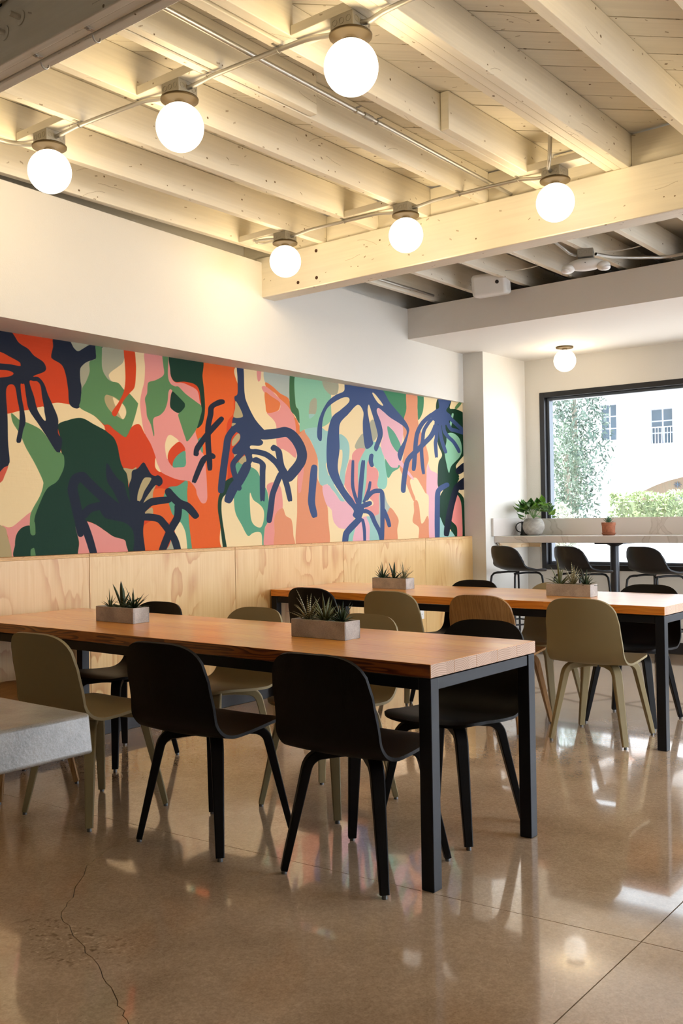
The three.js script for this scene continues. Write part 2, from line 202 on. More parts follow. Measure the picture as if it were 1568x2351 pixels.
const MURAL = [
['redorange',2868,2282,3036,2295,3309,2299,3308,2253,3287,2205,3290,2176,3343,2148,3376,2106,3395,2021,3407,1918,3312,1905,3142,1858,2998,1825,2860,1799],
['grey',3372,2296,3553,2302,3812,2312,3807,2061,3694,2026,3477,1971,3466,2145,3399,2253],
['cream',2998,1836,3073,1857,3136,1868,3220,1892,3312,1922,3407,1919,3476,1908,3574,1867,3651,1806,3649,1788,3545,1823,3454,1829,3337,1787,3282,1721,3347,1615,3232,1441,3152,1295,3069,1241,3019,1219,2983,1217,2946,1223,2852,1233,2861,1821],
['navy',3305,2292,3400,2294,3440,2250,3468,2236,3503,2255,3546,2281,3596,2296,3680,2298,3661,2262,3635,2235,3591,2206,3530,2181,3498,2157,3480,2129,3481,2065,3488,2019,3472,1909,3407,1918,3395,2010,3379,2095,3353,2144,3296,2169,3285,2187,3298,2240],
['grey',3658,2296,3803,2298,3805,2225,3787,2200,3696,2134,3688,2088,3655,2113,3615,2186],
['cream',3806,2236,3787,2200,3696,2134,3689,2105,3709,2085,3757,2073,3805,2038,3821,2096,3817,2181],
['cream',3878,2296,3969,2296,3965,2110,3946,2039,3933,1969,3939,1889,3959,1787,3915,1784,3851,1803,3890,1954,3886,1971,3833,2021,3874,2067,3886,2160],
['green',3593,2296,3636,2295,3637,2164,3666,2107,3702,2084,3757,2078,3798,2043,3841,2022,3900,1973,3904,1956,3881,1885,3851,1815,3821,1768,3797,1754,3717,1795,3649,1818,3574,1867,3476,1906,3480,1948,3492,2019,3521,2063,3547,2124,3548,2183,3591,2206,3593,2248],
['tan',3652,1974,3663,1998,3693,1997,3735,1987,3776,1962,3807,1936,3814,1903,3799,1868,3781,1862,3740,1878,3702,1897,3665,1936],
['cream',3715,1988,3755,1972,3790,1952,3810,1920,3811,1891,3792,1863,3778,1866,3754,1901,3727,1947],
['redorange',3803,2292,3842,2294,3882,2293,3893,2218,3893,2160,3881,2068,3841,2024,3790,1969,3736,1878,3705,1895,3755,1960,3795,2026,3810,2095,3810,2180],
['coral',2856,1521,2951,1532,3000,1555,2978,1497,2950,1459,2855,1436],
['pink',2959,1226,3019,1219,3146,1301,3144,1217,3081,1202,3049,1120,3057,1038,3007,1040,2994,1165],
['tan',2852,1233,2964,1223,2991,1171,3007,1040,2849,1046],
['green',3023,1832,3032,1839,3078,1806,3116,1798,3160,1784,3217,1756,3282,1686,3334,1643,3361,1627,3374,1593,3366,1547,3339,1489,3305,1460,3251,1430,3224,1396,3204,1346,3174,1273,3160,1223,3166,1184,3156,1170,3137,1176,3132,1223,3139,1295,3198,1390,3219,1447,3216,1481,3169,1569,3113,1656,3089,1705,3071,1737,3034,1789],
['dgreen',3324,1797,3392,1828,3454,1845,3503,1844,3573,1816,3662,1781,3716,1745,3743,1696,3756,1640,3772,1585,3804,1541,3817,1502,3823,1445,3842,1366,3855,1315,3860,1205,3863,1126,3854,1028,3797,1030,3795,1103,3782,1128,3707,1148,3642,1185,3577,1222,3513,1243,3464,1224,3453,1166,3455,1108,3457,1032,3245,1035,3041,1044,3036,1121,3046,1175,3081,1213,3132,1223,3137,1176,3156,1170,3166,1184,3160,1223,3164,1273,3198,1351,3245,1430,3305,1468,3332,1500,3360,1558,3361,1616,3344,1644,3336,1729],
['green',3132,1245,3161,1245,3166,1184,3156,1170,3137,1176,3132,1195],
['pink',3506,1244,3577,1222,3642,1185,3707,1148,3782,1128,3798,1097,3799,1024,3602,1026,3457,1032,3455,1125,3433,1213,3464,1241],
['green',3133,1084,3146,1098,3158,1094,3166,1038,3137,1040],
['orange',4438,2311,4606,2299,4800,2303,4775,2109,4741,2061,4730,1965,4666,1866,4667,1520,4605,1425,4577,1332,4583,1239,4625,1144,4631,1032,4460,1026,4297,1020,4285,1242,4291,1500,4379,1848,4430,1973],
['redorange',3649,1808,3660,1820,3690,1816,3738,1780,3797,1753,3822,1768,3851,1815,3895,1839,3923,1831,3952,1787,4002,1720,4035,1652,4044,1582,4089,1554,4150,1527,4227,1508,4299,1500,4266,1476,4219,1457,4164,1444,4140,1420,4132,1385,4070,1361,4010,1361,3996,1396,4012,1459,4043,1489,3998,1523,3941,1596,3882,1560,3818,1555,3783,1566,3759,1629,3743,1696,3716,1745,3662,1781],
['orange',4004,1419,4102,1443,4178,1397,4192,1326,4184,1273,4136,1226,4083,1256,4005,1274],
['orange',3933,1189,3956,1223,4015,1242,4060,1227,4105,1179,4073,1098,4049,1029,3941,1033],
['tealgreen',4141,1450,4219,1463,4301,1497,4299,1410,4307,1302,4313,1212,4323,1133,4333,1024,4281,1026,4276,1152,4222,1243,4172,1279,4146,1338,4139,1361,4101,1391],
['cream',4186,1184,4206,1213,4234,1231,4268,1188,4285,1134,4289,1026,4230,1028,4211,1094],
['grey',4102,1027,4141,1085,4169,1131,4195,1071,4206,1023],
['pink',3967,2298,4073,2297,4173,2297,4174,2173,4209,2129,4264,2131,4319,2122,4400,2093,4423,2022,4431,1986,4395,1861,4382,1818,4401,1764,4425,1704,4457,1657,4471,1547,4477,1424,4474,1375,4455,1352,4422,1356,4386,1405,4374,1447,4331,1489,4299,1497,4227,1502,4150,1521,4074,1554,4045,1617,4035,1652,4002,1720,3952,1792,3932,1877,3922,1968,3935,2038,3958,2110,3965,2197],
['cream',4038,1634,4052,1600,4079,1549,4051,1558,4034,1582],
['dgreen',4169,2303,4307,2301,4452,2300,4450,2190,4462,2099,4468,1976,4445,1883,4395,1846,4421,1912,4434,1962,4432,2022,4417,2101,4376,2133,4296,2140,4264,2137,4209,2132,4178,2161,4170,2208],
['green',4109,2295,4154,2295,4151,2170,4169,2119,4208,2102,4239,2102,4302,2060,4398,2014,4433,1995,4439,1962,4421,1912,4395,1849,4361,1804,4308,1754,4288,1782,4258,1852,4232,1916,4236,1934,4206,2016,4188,2067,4169,2080,4153,2058,4144,1998,4120,1943,4081,1908,4032,1887,4023,1855,4031,1791,4026,1773,4005,1842,3976,1892,3970,1949,3961,2000,3979,2037,3983,2083,3995,2108,4055,2128,4116,2167,4114,2225],
['dgreen',4184,2064,4199,2063,4277,2010,4291,1993,4284,1968,4236,1933,4182,1951,4165,1977,4172,2036],
['cream',4119,1726,4139,1774,4163,1787,4194,1777,4234,1749,4185,1717,4153,1680,4137,1632,4122,1673],
['redorange',4236,1746,4271,1727,4287,1692,4231,1666,4191,1628,4182,1587,4152,1609,4139,1644,4153,1686,4193,1723],
['tealgreen',4285,1689,4292,1644,4293,1608,4277,1587,4229,1582,4182,1582,4187,1622,4231,1666],
['tealgreen',4401,1764,4435,1784,4442,1730,4443,1687,4425,1698],
['navy',4635,2054,4584,2045,4506,2000,4493,1945,4469,1858,4467,1743,4476,1639,4484,1577,4504,1569,4524,1580,4526,1643,4518,1748,4519,1857,4543,1942,4552,1989,4598,2010,4644,2026,4652,2043],
['navy',4609,1935,4558,1898,4479,1830,4423,1776,4372,1719,4360,1671,4372,1662,4395,1661,4407,1676,4406,1686,4415,1703,4463,1756,4517,1808,4595,1875,4639,1917,4633,1933],
['navy',4549,1678,4517,1685,4438,1658,4392,1595,4344,1500,4357,1487,4380,1490,4436,1581,4478,1637,4510,1648,4542,1648,4558,1662],
['tan',3786,1563,3853,1559,3886,1569,3852,1485,3837,1445,3846,1366,3820,1485,3810,1530],
['tan',4038,1466,4015,1419,4007,1373,3966,1352,3925,1321,3944,1366,3989,1424],
['tan',3939,1283,3972,1312,4006,1322,4009,1279,3949,1277],
['navy',3941,1603,3970,1574,3999,1535,4032,1521,4058,1527,4088,1508,4092,1478,4065,1457,4035,1463,3989,1419,3944,1366,3921,1321,3849,1304,3826,1417,3827,1462,3845,1502,3853,1548,3897,1566],
['tan',3943,1504,3976,1511,4002,1506,3990,1482,3945,1424,3922,1378,3893,1352,3890,1395,3913,1458],
['navy',3871,1360,3820,1309,3743,1321,3641,1382,3600,1332,3639,1266,3707,1248,3791,1231,3846,1190,3860,1127,3854,1037,3901,1035,3945,1033,3931,1160,3937,1223,3950,1280,3928,1326,3907,1361],
['navy',3492,1240,3492,1269,3477,1324,3463,1381,3451,1432,3457,1458,3474,1476,3467,1477,3495,1452,3558,1402,3628,1349,3697,1303,3808,1258,3840,1272,3838,1301,3740,1354,3678,1395,3608,1446,3548,1493,3498,1531,3431,1520,3397,1484,3382,1425,3395,1368,3409,1311,3423,1257,3437,1231,3468,1221],
['navy',3505,1260,3524,1276,3547,1296,3584,1305,3629,1309,3697,1295,3747,1286,3769,1300,3764,1323,3718,1341,3633,1357,3574,1352,3521,1338,3477,1302,3467,1280,3478,1260],
['navy',3429,1268,3428,1242,3437,1194,3450,1159,3471,1153,3487,1165,3483,1202,3475,1247,3466,1273,3446,1280],
['navy',3462,1240,3472,1206,3505,1124,3545,1017,3570,1010,3588,1026,3558,1135,3523,1223,3502,1254,3477,1257],
['navy',3657,1574,3671,1585,3700,1545,3744,1498,3788,1468,3810,1401,3839,1328,3785,1298,3741,1365,3705,1425,3662,1484],
['navy',3931,1285,3961,1305,4001,1332,4045,1341,4149,1354,4162,1374,4145,1392,4036,1387,3976,1374,3917,1336,3896,1310,3904,1289],
['navy',4111,1420,4138,1383,4216,1328,4282,1305,4353,1252,4386,1255,4397,1278,4324,1347,4248,1374,4191,1415,4154,1445,4123,1442],
['navy',4191,1336,4189,1307,4182,1266,4147,1219,4118,1178,4074,1100,4053,1048,4070,1029,4098,1032,4131,1081,4174,1157,4202,1196,4240,1246,4252,1311,4242,1340,4215,1350],
['navy',3935,1245,3982,1241,4041,1233,4075,1206,4120,1158,4149,1124,4167,1087,4194,1025,4222,1017,4242,1033,4226,1099,4201,1146,4170,1183,4121,1235,4072,1272,3983,1286,3934,1281,3920,1263],
['navy',2868,2282,2963,2290,3030,2288,3079,2234,3135,2208,3173,2174,3230,2147,3249,2115,3236,2091,3177,2065,3167,2056,3200,2056,3235,2023,3260,1963,3292,1903,3324,1832,3323,1751,3349,1713,3338,1649,3321,1640,3301,1653,3249,1724,3198,1789,3136,1868,3119,1939,3109,2005,3097,2008,3084,2003,3090,1937,3104,1866,3112,1800,3096,1749,3083,1693,3070,1681,3054,1692,3071,1770,3076,1853,3064,1918,3050,1988,3025,2000,3001,1984,2994,1939,3001,1820,3002,1683,3010,1591,3006,1564,2982,1546,2856,1521],
['redorange',2866,2174,2961,2170,3022,2150,3077,2129,3086,2116,3080,2106,3021,2109,2960,2107,2865,2105],
['redorange',2864,2062,2960,2072,3014,2073,3042,2062,3026,2046,2977,2033,2864,2016],
['redorange',3141,2025,3170,2032,3193,2031,3212,2009,3221,1948,3231,1892,3207,1891,3187,1883,3169,1944],
['cream',3187,1881,3207,1890,3231,1892,3235,1865,3243,1820,3231,1817,3206,1846],
['cream',4787,2299,5302,2314,6007,2318,5990,1682,5972,1009,5271,1026,4648,1025,4598,1240,4586,1385,4771,1581,4943,1878,4839,2045,4784,2155],
['pink',4973,2297,5013,2298,5011,2259,5006,2226,4984,2210,4972,2238],
['bluegrey',5052,2302,5185,2305,5322,2304,5320,2206,5317,2115,5279,2124,5173,2162,5056,2208],
['salmon',5477,1893,5560,1792,5616,1700,5612,1543,5669,1481,5687,1418,5725,1323,5732,1227,5735,1036,5551,1036,5363,1036,5374,1292,5385,1550,5452,1626,5454,1725,5382,1844,5367,1966,5386,1973,5431,1909],
['orange2',5057,2212,5121,2193,5208,2148,5288,2124,5310,2096,5318,2048,5358,1996,5394,1955,5421,1914,5439,1884,5383,1863,5358,1965,5296,2046,5207,2105,5155,2143,5069,2176],
['pink',5017,2172,5052,2184,5120,2158,5190,2116,5278,2069,5340,2013,5367,1954,5378,1868,5381,1783,5369,1690,5288,1724,5225,1745,5190,1743,5162,1784,5163,1904,5133,1950,5081,1982,5073,1999,5187,2020,5206,2069,5137,2105,5050,2133],
['orange2',5049,2139,5119,2116,5198,2086,5206,2057,5179,2019,5073,1996,5053,2051],
['pink',5395,1581,5456,1626,5445,1539,5429,1477,5419,1440,5391,1439],
['olive',5320,2301,5380,2301,5375,2089,5410,2037,5417,1945,5368,1997,5314,2060],
['teal',5380,2304,5535,2302,5700,2300,5703,2237,5807,2182,5804,2060,5772,1981,5661,1929,5477,1902,5421,1882,5417,1945,5410,2037,5375,2089],
['grey',5529,2064,5544,2115,5589,2147,5617,2134,5616,2071,5595,2024,5528,2019],
['lightblue',5523,2017,5557,2023,5593,2022,5566,2001,5532,1987],
['grey',5700,2303,5873,2301,5869,2214,5807,2182,5708,2231],
['lightblue',5477,1898,5651,1929,5720,1907,5790,1899,5787,1803,5746,1750,5764,1686,5713,1653,5741,1571,5750,1520,5679,1487,5631,1518,5621,1681,5551,1810],
['lightblue',5721,1564,5811,1547,5891,1465,6003,1381,5909,1364,5838,1432,5739,1488],
['pinklilac',5669,1474,5709,1497,5779,1476,5859,1419,5960,1342,5989,1250,5955,1160,5883,1161,5832,1187,5783,1252,5764,1310,5715,1342,5682,1405],
['tealgreen',4781,1636,4887,1608,4953,1581,4985,1535,4997,1470,5043,1459,5068,1388,5064,1235,5024,1170,5018,1035,4999,1036,4993,1130,4960,1151,4901,1143,4863,1124,4835,1145,4795,1203,4741,1278,4726,1352,4728,1432,4762,1524,4740,1597],
['cream',4882,1425,4915,1376,4981,1341,5018,1300,5017,1235,4986,1183,4927,1195,4891,1236,4880,1323],
['dgreen',4635,1493,4714,1528,4721,1494,4672,1431,4617,1386,4605,1324,4612,1240,4634,1127,4650,1036,4618,1034,4590,1212,4572,1307,4578,1385,4602,1430],
['pink',5024,1164,5055,1217,5083,1294,5072,1400,5052,1471,5088,1498,5140,1502,5184,1485,5209,1437,5215,1317,5153,1287,5125,1234,5127,1144,5133,1037,5019,1035],
['salmon',5217,1317,5250,1263,5304,1238,5321,1195,5328,1122,5333,1033,5131,1037,5127,1144,5125,1234,5153,1287],
['tan',4754,2052,4781,2029,4821,1969,4812,1945,4735,1942,4749,2003],
['tan',4718,1898,4754,1898,4718,1876],
['tan',4716,1779,4769,1830,4793,1817,4784,1788,4723,1742],
['tan',4734,1688,4775,1724,4819,1735,4807,1709,4745,1663],
['tan',4777,1639,4831,1681,4855,1653,4829,1617],
['navy2',4775,2298,4834,2299,4844,2115,4871,2042,4944,1943,5027,1878,5070,1850,5000,1811,5021,1789,5016,1771,4982,1757,4898,1754,4893,1733,4939,1726,4909,1690,4912,1649,4853,1584,4794,1513,4770,1524,4842,1624,4847,1670,4815,1697,4734,1688,4718,1722,4784,1782,4793,1823,4765,1838,4721,1847,4681,1834,4714,1881,4731,1939,4804,1943,4820,1963,4797,2007,4750,2055,4746,2083,4775,2108,4777,2212],
['tan',4754,2052,4781,2029,4821,1969,4812,1945,4735,1942,4749,2003],
['tan',4718,1898,4754,1898,4718,1876],
['navy2',4994,1806,5055,1805,5174,1820,5252,1834,5285,1827,5331,1795,5369,1750,5384,1708,5374,1676,5343,1642,5287,1596,5245,1546,5262,1514,5313,1513,5373,1554,5426,1598,5477,1652,5496,1716,5473,1782,5421,1843,5351,1888,5259,1907,5153,1888,5051,1875,4991,1862,4967,1832],
['navy2',4911,1697,4958,1693,5036,1680,5106,1647,5154,1611,5199,1554,5239,1472,5274,1374,5301,1368,5322,1381,5299,1482,5255,1572,5205,1635,5147,1679,5065,1717,4966,1732,4916,1729,4900,1714],
['navy2',5117,1728,5142,1727,5149,1721,5165,1660,5182,1608,5227,1553,5262,1530,5294,1533,5305,1553,5281,1581,5245,1624,5229,1671,5212,1736,5142,1771,5113,1763,5099,1744],
['navy2',5181,1576,5155,1546,5117,1484,5082,1417,5066,1343,5050,1267,5047,1225,5068,1212,5095,1220,5110,1261,5127,1339,5141,1408,5174,1469,5212,1531,5226,1564,5210,1579],
['navy2',4917,1640,4956,1633,4984,1623,4983,1564,4984,1382,5007,1372,5031,1382,5041,1565,5041,1634,4968,1673,4925,1671,4907,1656],
['navy2',4745,1886,4705,1867,4647,1801,4627,1721,4604,1616,4581,1497,4576,1432,4600,1419,4628,1429,4646,1493,4669,1612,4692,1717,4710,1792,4749,1834,4779,1859,4775,1881],
['navy2',4801,1708,4756,1684,4699,1628,4698,1576,4727,1503,4747,1457,4758,1442,4782,1438,4799,1451,4798,1468,4777,1516,4749,1584,4749,1619,4792,1658,4828,1687,4825,1704],
['navy2',4828,1634,4791,1591,4740,1524,4682,1470,4634,1378,4659,1354,4700,1360,4759,1439,4812,1486,4875,1566,4896,1615,4872,1640],
['blue',5545,1631,5525,1563,5507,1447,5499,1352,5539,1255,5577,1247,5603,1266,5581,1356,5589,1443,5607,1560,5611,1628,5580,1643],
['cream',5849,2296,6643,2303,7825,2316,7802,1594,7782,986,6606,1014,5816,1025,5833,1683],
['grey',5740,2305,5871,2298,5868,2208,5778,2190,5738,2239],
['green2',6378,2300,6806,2300,6802,2157,6761,2066,6675,2118,6518,2199],
['green2',6954,2302,7056,2300,7047,2161,6974,2077,6964,2169],
['salmon',6806,2300,6954,2302,6963,2154,6979,2022,7030,1950,7093,1841,7124,1744,7087,1653,7084,1446,7003,1509,6926,1574,6835,1554,6858,1477,6908,1396,6875,1381,6770,1527,6674,1670,6725,1715,6755,1862,6733,1991,6761,2081,6795,2156],
['grey',6277,1998,6335,2030,6379,1920,6319,1854,6273,1865],
['grey',6079,1794,6126,1871,6194,1909,6214,1786],
['pink',6033,1697,6045,1745,6112,1788,6214,1786,6211,1696,6245,1697,6243,1628,6215,1420,6089,1351,6035,1391,5940,1491,5942,1552,6000,1689],
['pink',6246,1711,6290,1657,6359,1638,6382,1597,6367,1470,6261,1420,6217,1489],
['lightblue',5876,1884,5950,1875,6003,1817,6000,1716,5954,1606,5929,1491,5878,1551,5913,1685,5915,1766,5883,1778],
['teal2',6113,1624,6144,1707,6260,1830,6342,1855,6423,1810,6468,1727,6501,1593,6498,1508,6449,1471,6367,1498,6388,1604,6325,1658,6268,1698,6233,1676,6218,1531,6168,1365,6123,1371],
['tealgreen',6480,1720,6563,1659,6681,1677,6667,1648,6586,1617,6510,1568],
['pinklilac',6379,2124,6420,2136,6479,2118,6587,2061,6734,2006,6724,1875,6653,1784,6713,1722,6750,1679,6881,1577,6861,1564,6687,1674,6649,1654,6563,1657,6492,1713,6440,1775,6424,1845,6456,1925,6395,2055],
['tealgreen',6520,1992,6596,1961,6656,1907,6704,1837,6659,1785,6580,1839,6534,1915],
['lightblue',5782,1515,5864,1437,5937,1371,5894,1364,5822,1430,5760,1482],
['pinklilac',5780,1443,5884,1374,5958,1364,6044,1296,6042,1215,5975,1162,5889,1157,5836,1177,5785,1244],
['pink',6260,1400,6307,1428,6389,1443,6389,1351,6378,1253,6348,1225,6302,1233,6189,1309,6293,1337,6305,1365],
['bluegrey',6389,1421,6454,1436,6494,1366,6541,1309,6503,1266,6457,1309,6430,1210,6392,1133,6313,1239,6385,1281],
['salmon',6439,1034,6448,1210,6504,1287,6541,1319,6601,1280,6655,1215,6634,1136,6622,1028],
['teal2',5955,1021,6007,1134,6097,1214,6141,1200,6114,1036],
['pinklilac',6042,1025,6062,1153,6119,1214,6188,1248,6255,1226,6258,1032],
['lightblue',6216,1247,6301,1226,6380,1120,6387,1035,6258,1032,6254,1171],
['salmon',6884,1367,6933,1380,6964,1323,6981,1218,6997,1181,7033,1195,7099,1240,7120,1036,6956,1033,6953,1145,6863,1198,6885,1286],
['pinklilac',7109,1699,7155,1647,7264,1612,7281,1513,7252,1444,7246,1033,7120,1033,7109,1247,7114,1413,7081,1450,7086,1593],
['dgreen',7299,2295,7498,2297,7481,2217,7583,2217,7730,2173,7754,1991,7734,1831,7596,1715,7572,1667,7621,1590,7545,1494,7661,1432,7703,1354,7722,1028,7508,1026,7460,1120,7333,1161,7280,1238,7285,1399,7358,1491,7267,1505,7263,1605,7281,1720,7339,1791,7272,1895,7278,2071,7323,2159,7254,2192],
['teal',7430,1981,7532,1994,7633,1953,7675,1868,7642,1788,7493,1696,7448,1632,7408,1716,7382,1816,7414,1910],
['teal',7516,2171,7503,2145,7482,2092,7464,2038,7476,2033,7491,2037,7516,2090,7537,2144,7544,2170,7532,2175],
['cream',7488,2226,7530,2303,7659,2302,7575,2225,7510,2216],
['green',7650,2289,7604,2262,7567,2231,7574,2219,7599,2219,7644,2246,7682,2277,7675,2289],
['cream',7580,1675,7581,1714,7748,1816,7776,1753,7610,1692],
['cream',7614,1597,7682,1639,7674,1607,7636,1582],
['coral2',7452,1330,7498,1415,7558,1447,7630,1393,7656,1290,7655,1030,7574,1028,7563,1142,7463,1213],
['lightblue',7280,1231,7348,1161,7431,1113,7488,1096,7527,1029,7266,1028],
['blue',5981,2306,6205,2304,6437,2295,6566,2189,6761,2066,6829,1997,6821,1946,6753,1803,6700,1714,6664,1741,6665,1792,6756,1891,6796,1966,6734,2013,6562,2067,6467,2109,6397,2134,6375,2103,6429,2015,6453,1924,6412,1844,6363,1779,6329,1805,6372,1885,6379,1927,6346,2009,6302,2097,6269,2152,6251,2100,6277,1998,6308,1874,6318,1840,6271,1803,6214,1800,6188,1902,6185,1999,6193,2089,6122,2138,5998,2054,5899,1980,5881,1898,5883,1778,5858,1617,5929,1485,6035,1391,6078,1351,6145,1351,6184,1310,6166,1268,6119,1221,6037,1256,6044,1303,5927,1391,5762,1561,5724,1679,5739,1877,5795,2012,5902,2080,5990,2134,6018,2164,6002,2186,5926,2176,5797,2119,5723,2060,5680,1965,5667,1833,5617,1857,5640,1988,5735,2120,5841,2189,5949,2232],
['cream',6318,2245,6353,2245,6457,2172,6451,2158,6386,2181],
['blue',6119,1354,6102,1391,6072,1455,6060,1521,6065,1684,6049,1690,6032,1683,6018,1519,6031,1449,6062,1381,6087,1347,6106,1345],
['blue',6147,1350,6164,1425,6188,1567,6206,1688,6184,1697,6159,1689,6129,1569,6105,1427,6099,1352,6121,1342],
['blue',6194,1360,6225,1392,6269,1461,6286,1523,6271,1531,6253,1526,6229,1466,6189,1403,6165,1369,6175,1359],
['blue',6166,1315,6225,1325,6280,1342,6287,1362,6261,1373,6201,1363,6146,1345,6140,1326],
['blue',6233,1378,6265,1403,6321,1433,6397,1439,6398,1437,6402,1355,6398,1213,6396,1056,6419,1046,6444,1054,6457,1212,6462,1355,6457,1443,6406,1474,6303,1466,6218,1422,6195,1393,6206,1378],
['blue',6418,1303,6436,1271,6474,1213,6502,1163,6528,1158,6547,1170,6529,1223,6489,1285,6460,1315,6433,1317],
['blue',6178,1275,6212,1273,6249,1258,6298,1190,6356,1120,6381,1063,6390,1034,6414,1026,6437,1035,6440,1065,6410,1134,6350,1205,6300,1275,6214,1308,6176,1303,6163,1288],
['blue',6108,1249,6045,1219,5957,1164,5908,1116,5896,1024,5926,1009,5960,1019,5984,1100,6017,1130,6101,1182,6154,1220,6146,1243],
['blue',6138,1223,6147,1204,6162,1138,6168,1028,6184,1021,6200,1027,6203,1139,6185,1213,6168,1231,6149,1233],
['blue',6277,1752,6261,1734,6254,1688,6277,1653,6304,1649,6322,1662,6311,1697,6316,1726,6320,1745,6303,1757],
['blue',7306,2299,7495,2304,7467,2239,7422,2189,7500,2148,7433,2074,7347,2053,7223,2083,7156,2131,7240,2183,7303,2211],
['blue',7211,2163,7137,2137,7015,2066,6934,1981,6903,1907,6883,1798,6867,1695,6863,1644,6887,1634,6915,1643,6932,1694,6948,1798,6968,1906,6995,1971,7068,2047,7174,2108,7240,2140,7240,2158],
['blue',7166,2103,7108,2069,7030,1990,7008,1906,6987,1831,6997,1700,7018,1616,7041,1610,7061,1620,7051,1705,7041,1832,7062,1905,7083,1985,7150,2052,7199,2088,7192,2102],
['blue',7212,2049,7188,2016,7134,1957,7027,1890,6913,1822,6829,1774,6767,1723,6738,1661,6710,1565,6696,1486,6701,1454,6730,1443,6760,1453,6769,1486,6782,1561,6810,1655,6835,1710,6879,1745,6966,1793,7081,1863,7194,1933,7264,2008,7274,2043,7248,2057],
['blue',7227,2075,7226,2022,7225,1943,7208,1885,7224,1770,7249,1764,7272,1774,7267,1887,7284,1941,7285,2028,7274,2080,7250,2085],
['blue',7290,2064,7284,2021,7303,1932,7349,1848,7382,1807,7409,1806,7425,1818,7404,1860,7359,1943,7341,2026,7336,2068,7313,2074],
['blue',7361,2079,7346,2051,7359,1993,7421,1946,7509,1905,7573,1853,7607,1820,7635,1819,7651,1833,7628,1869,7553,1929,7466,1970,7412,2010,7403,2051,7406,2078,7386,2086],
['blue',7397,2106,7412,2068,7478,2014,7566,2004,7746,1986,7770,1998,7763,2013,7587,2037,7512,2045,7471,2083,7444,2118,7415,2119],
['blue',7432,2134,7480,2106,7601,2050,7737,1996,7766,2002,7772,2018,7645,2078,7525,2132,7468,2156,7439,2150],
['blue',7415,1544,7357,1532,7271,1501,7218,1447,7207,1327,7200,1145,7206,1034,7238,1022,7272,1032,7283,1144,7290,1327,7300,1441,7321,1465,7395,1492,7445,1511,7449,1533],
['navy',7729,1740,7637,1706,7563,1664,7569,1633,7624,1624,7715,1657,7792,1701,7785,1732],
['navy',7730,1603,7651,1577,7541,1521,7494,1463,7423,1331,7363,1169,7347,1079,7383,1062,7428,1071,7464,1159,7523,1318,7593,1447,7626,1489,7715,1533,7781,1567,7778,1594],
['navy',7745,1543,7675,1540,7610,1525,7592,1500,7627,1481,7696,1484,7762,1499,7780,1524],
];

// ------------------------------------------------------------ the room: floor
function floorTex(seed, patch) {
  const w = 2048, h = 2048, F = fieldOf(w, h), T = 2.6;
  specks(seed, 260, w, h, (x, y, r) => stroke(F, w, h, x, y, 10 + r() * 130 * r(), r() * 6.3, 0, 0.28 + 0.4 * r(), r));
  specks(seed + 5, 1300, w, h, (x, y, r) => stroke(F, w, h, x, y, 1 + r() * 4, r() * 6.3, 1, -0.2 - r() * 0.75, r));
  const D = fieldOf(w, h); specks(seed + 9, 1500, w, h, (x, y, r) => { const k = (y | 0) * w + (x | 0); D[k] = D[(k + 1) % D.length] = 0.4 + 0.6 * r(); if (r() < 0.3) D[(k + w) % D.length] = 0.8; });
  return tex(w, h, (u, v, o, x, y) => {
    const big = fbm(u * 4, v * 4, 4, 4, 4), mid = fbm(u * 14 + 3, v * 14, 14, 14, 4), fin = vn(u * 700, v * 700, 256, 256), gr = vn(u * 260 + 4, v * 260, 256, 256);
    let s = (big - 0.5) * 46 + (mid - 0.5) * 34 + (fin - 0.5) * 22 + (gr - 0.5) * 16 + F[y * w + x] * 60 - D[y * w + x] * 62;
    if (patch) { let dx = u * T - patch[0], dz = v * T - patch[1]; dx -= T * Math.round(dx / T); dz -= T * Math.round(dz / T); const m = sstep(0.3, 0.05, Math.hypot(dx * 0.75 + dz * 0.5, dz * 1.4 - dx * 0.2) + (mid - 0.5) * 0.25); if (m > 0) { const a = vn(u * 330 + 40, v * 330, 256, 256), b = vn(u * 210 + 80, v * 210, 256, 256); s += m * ((a > 0.72 ? (a - 0.72) * 150 : 0) - (b > 0.68 ? (b - 0.68) * 190 : 0)); } }
    o[0] = 196 + s; o[1] = 168 + s * 0.96; o[2] = 138 + s * 0.9;
  }, true, T, T);
}
const mod = (v, t) => ((v % t) + t) % t;
const floorMain = floorTex(21, null), floorNear = floorTex(31, [mod(-2.45, 2.6), mod(-1.74, 2.6)]);
const floorR = tex(1024, 1024, (u, v, o) => { const a = fbm(u * 5, v * 5, 5, 5, 4), b = fbm(u * 40, v * 40, 40, 40, 3); const k = 80 + (a - 0.5) * 90 + (b - 0.5) * 60; o[0] = o[1] = o[2] = k; }, false, 2.6, 2.6);
const floorBump = relief(512, 512, (u, v) => fbm(u * 7, v * 7, 7, 7, 3), 2.6, 2.6);
const floorMat = (t) => phy({ map: t, roughness: 0.42, roughnessMap: floorR, bumpMap: floorBump, bumpScale: 0.0006, ior: 1.85, clearcoat: 1.0, clearcoatRoughness: 0.04 });
M.floor = floorMat(floorMain); M.floorNear = floorMat(floorNear);
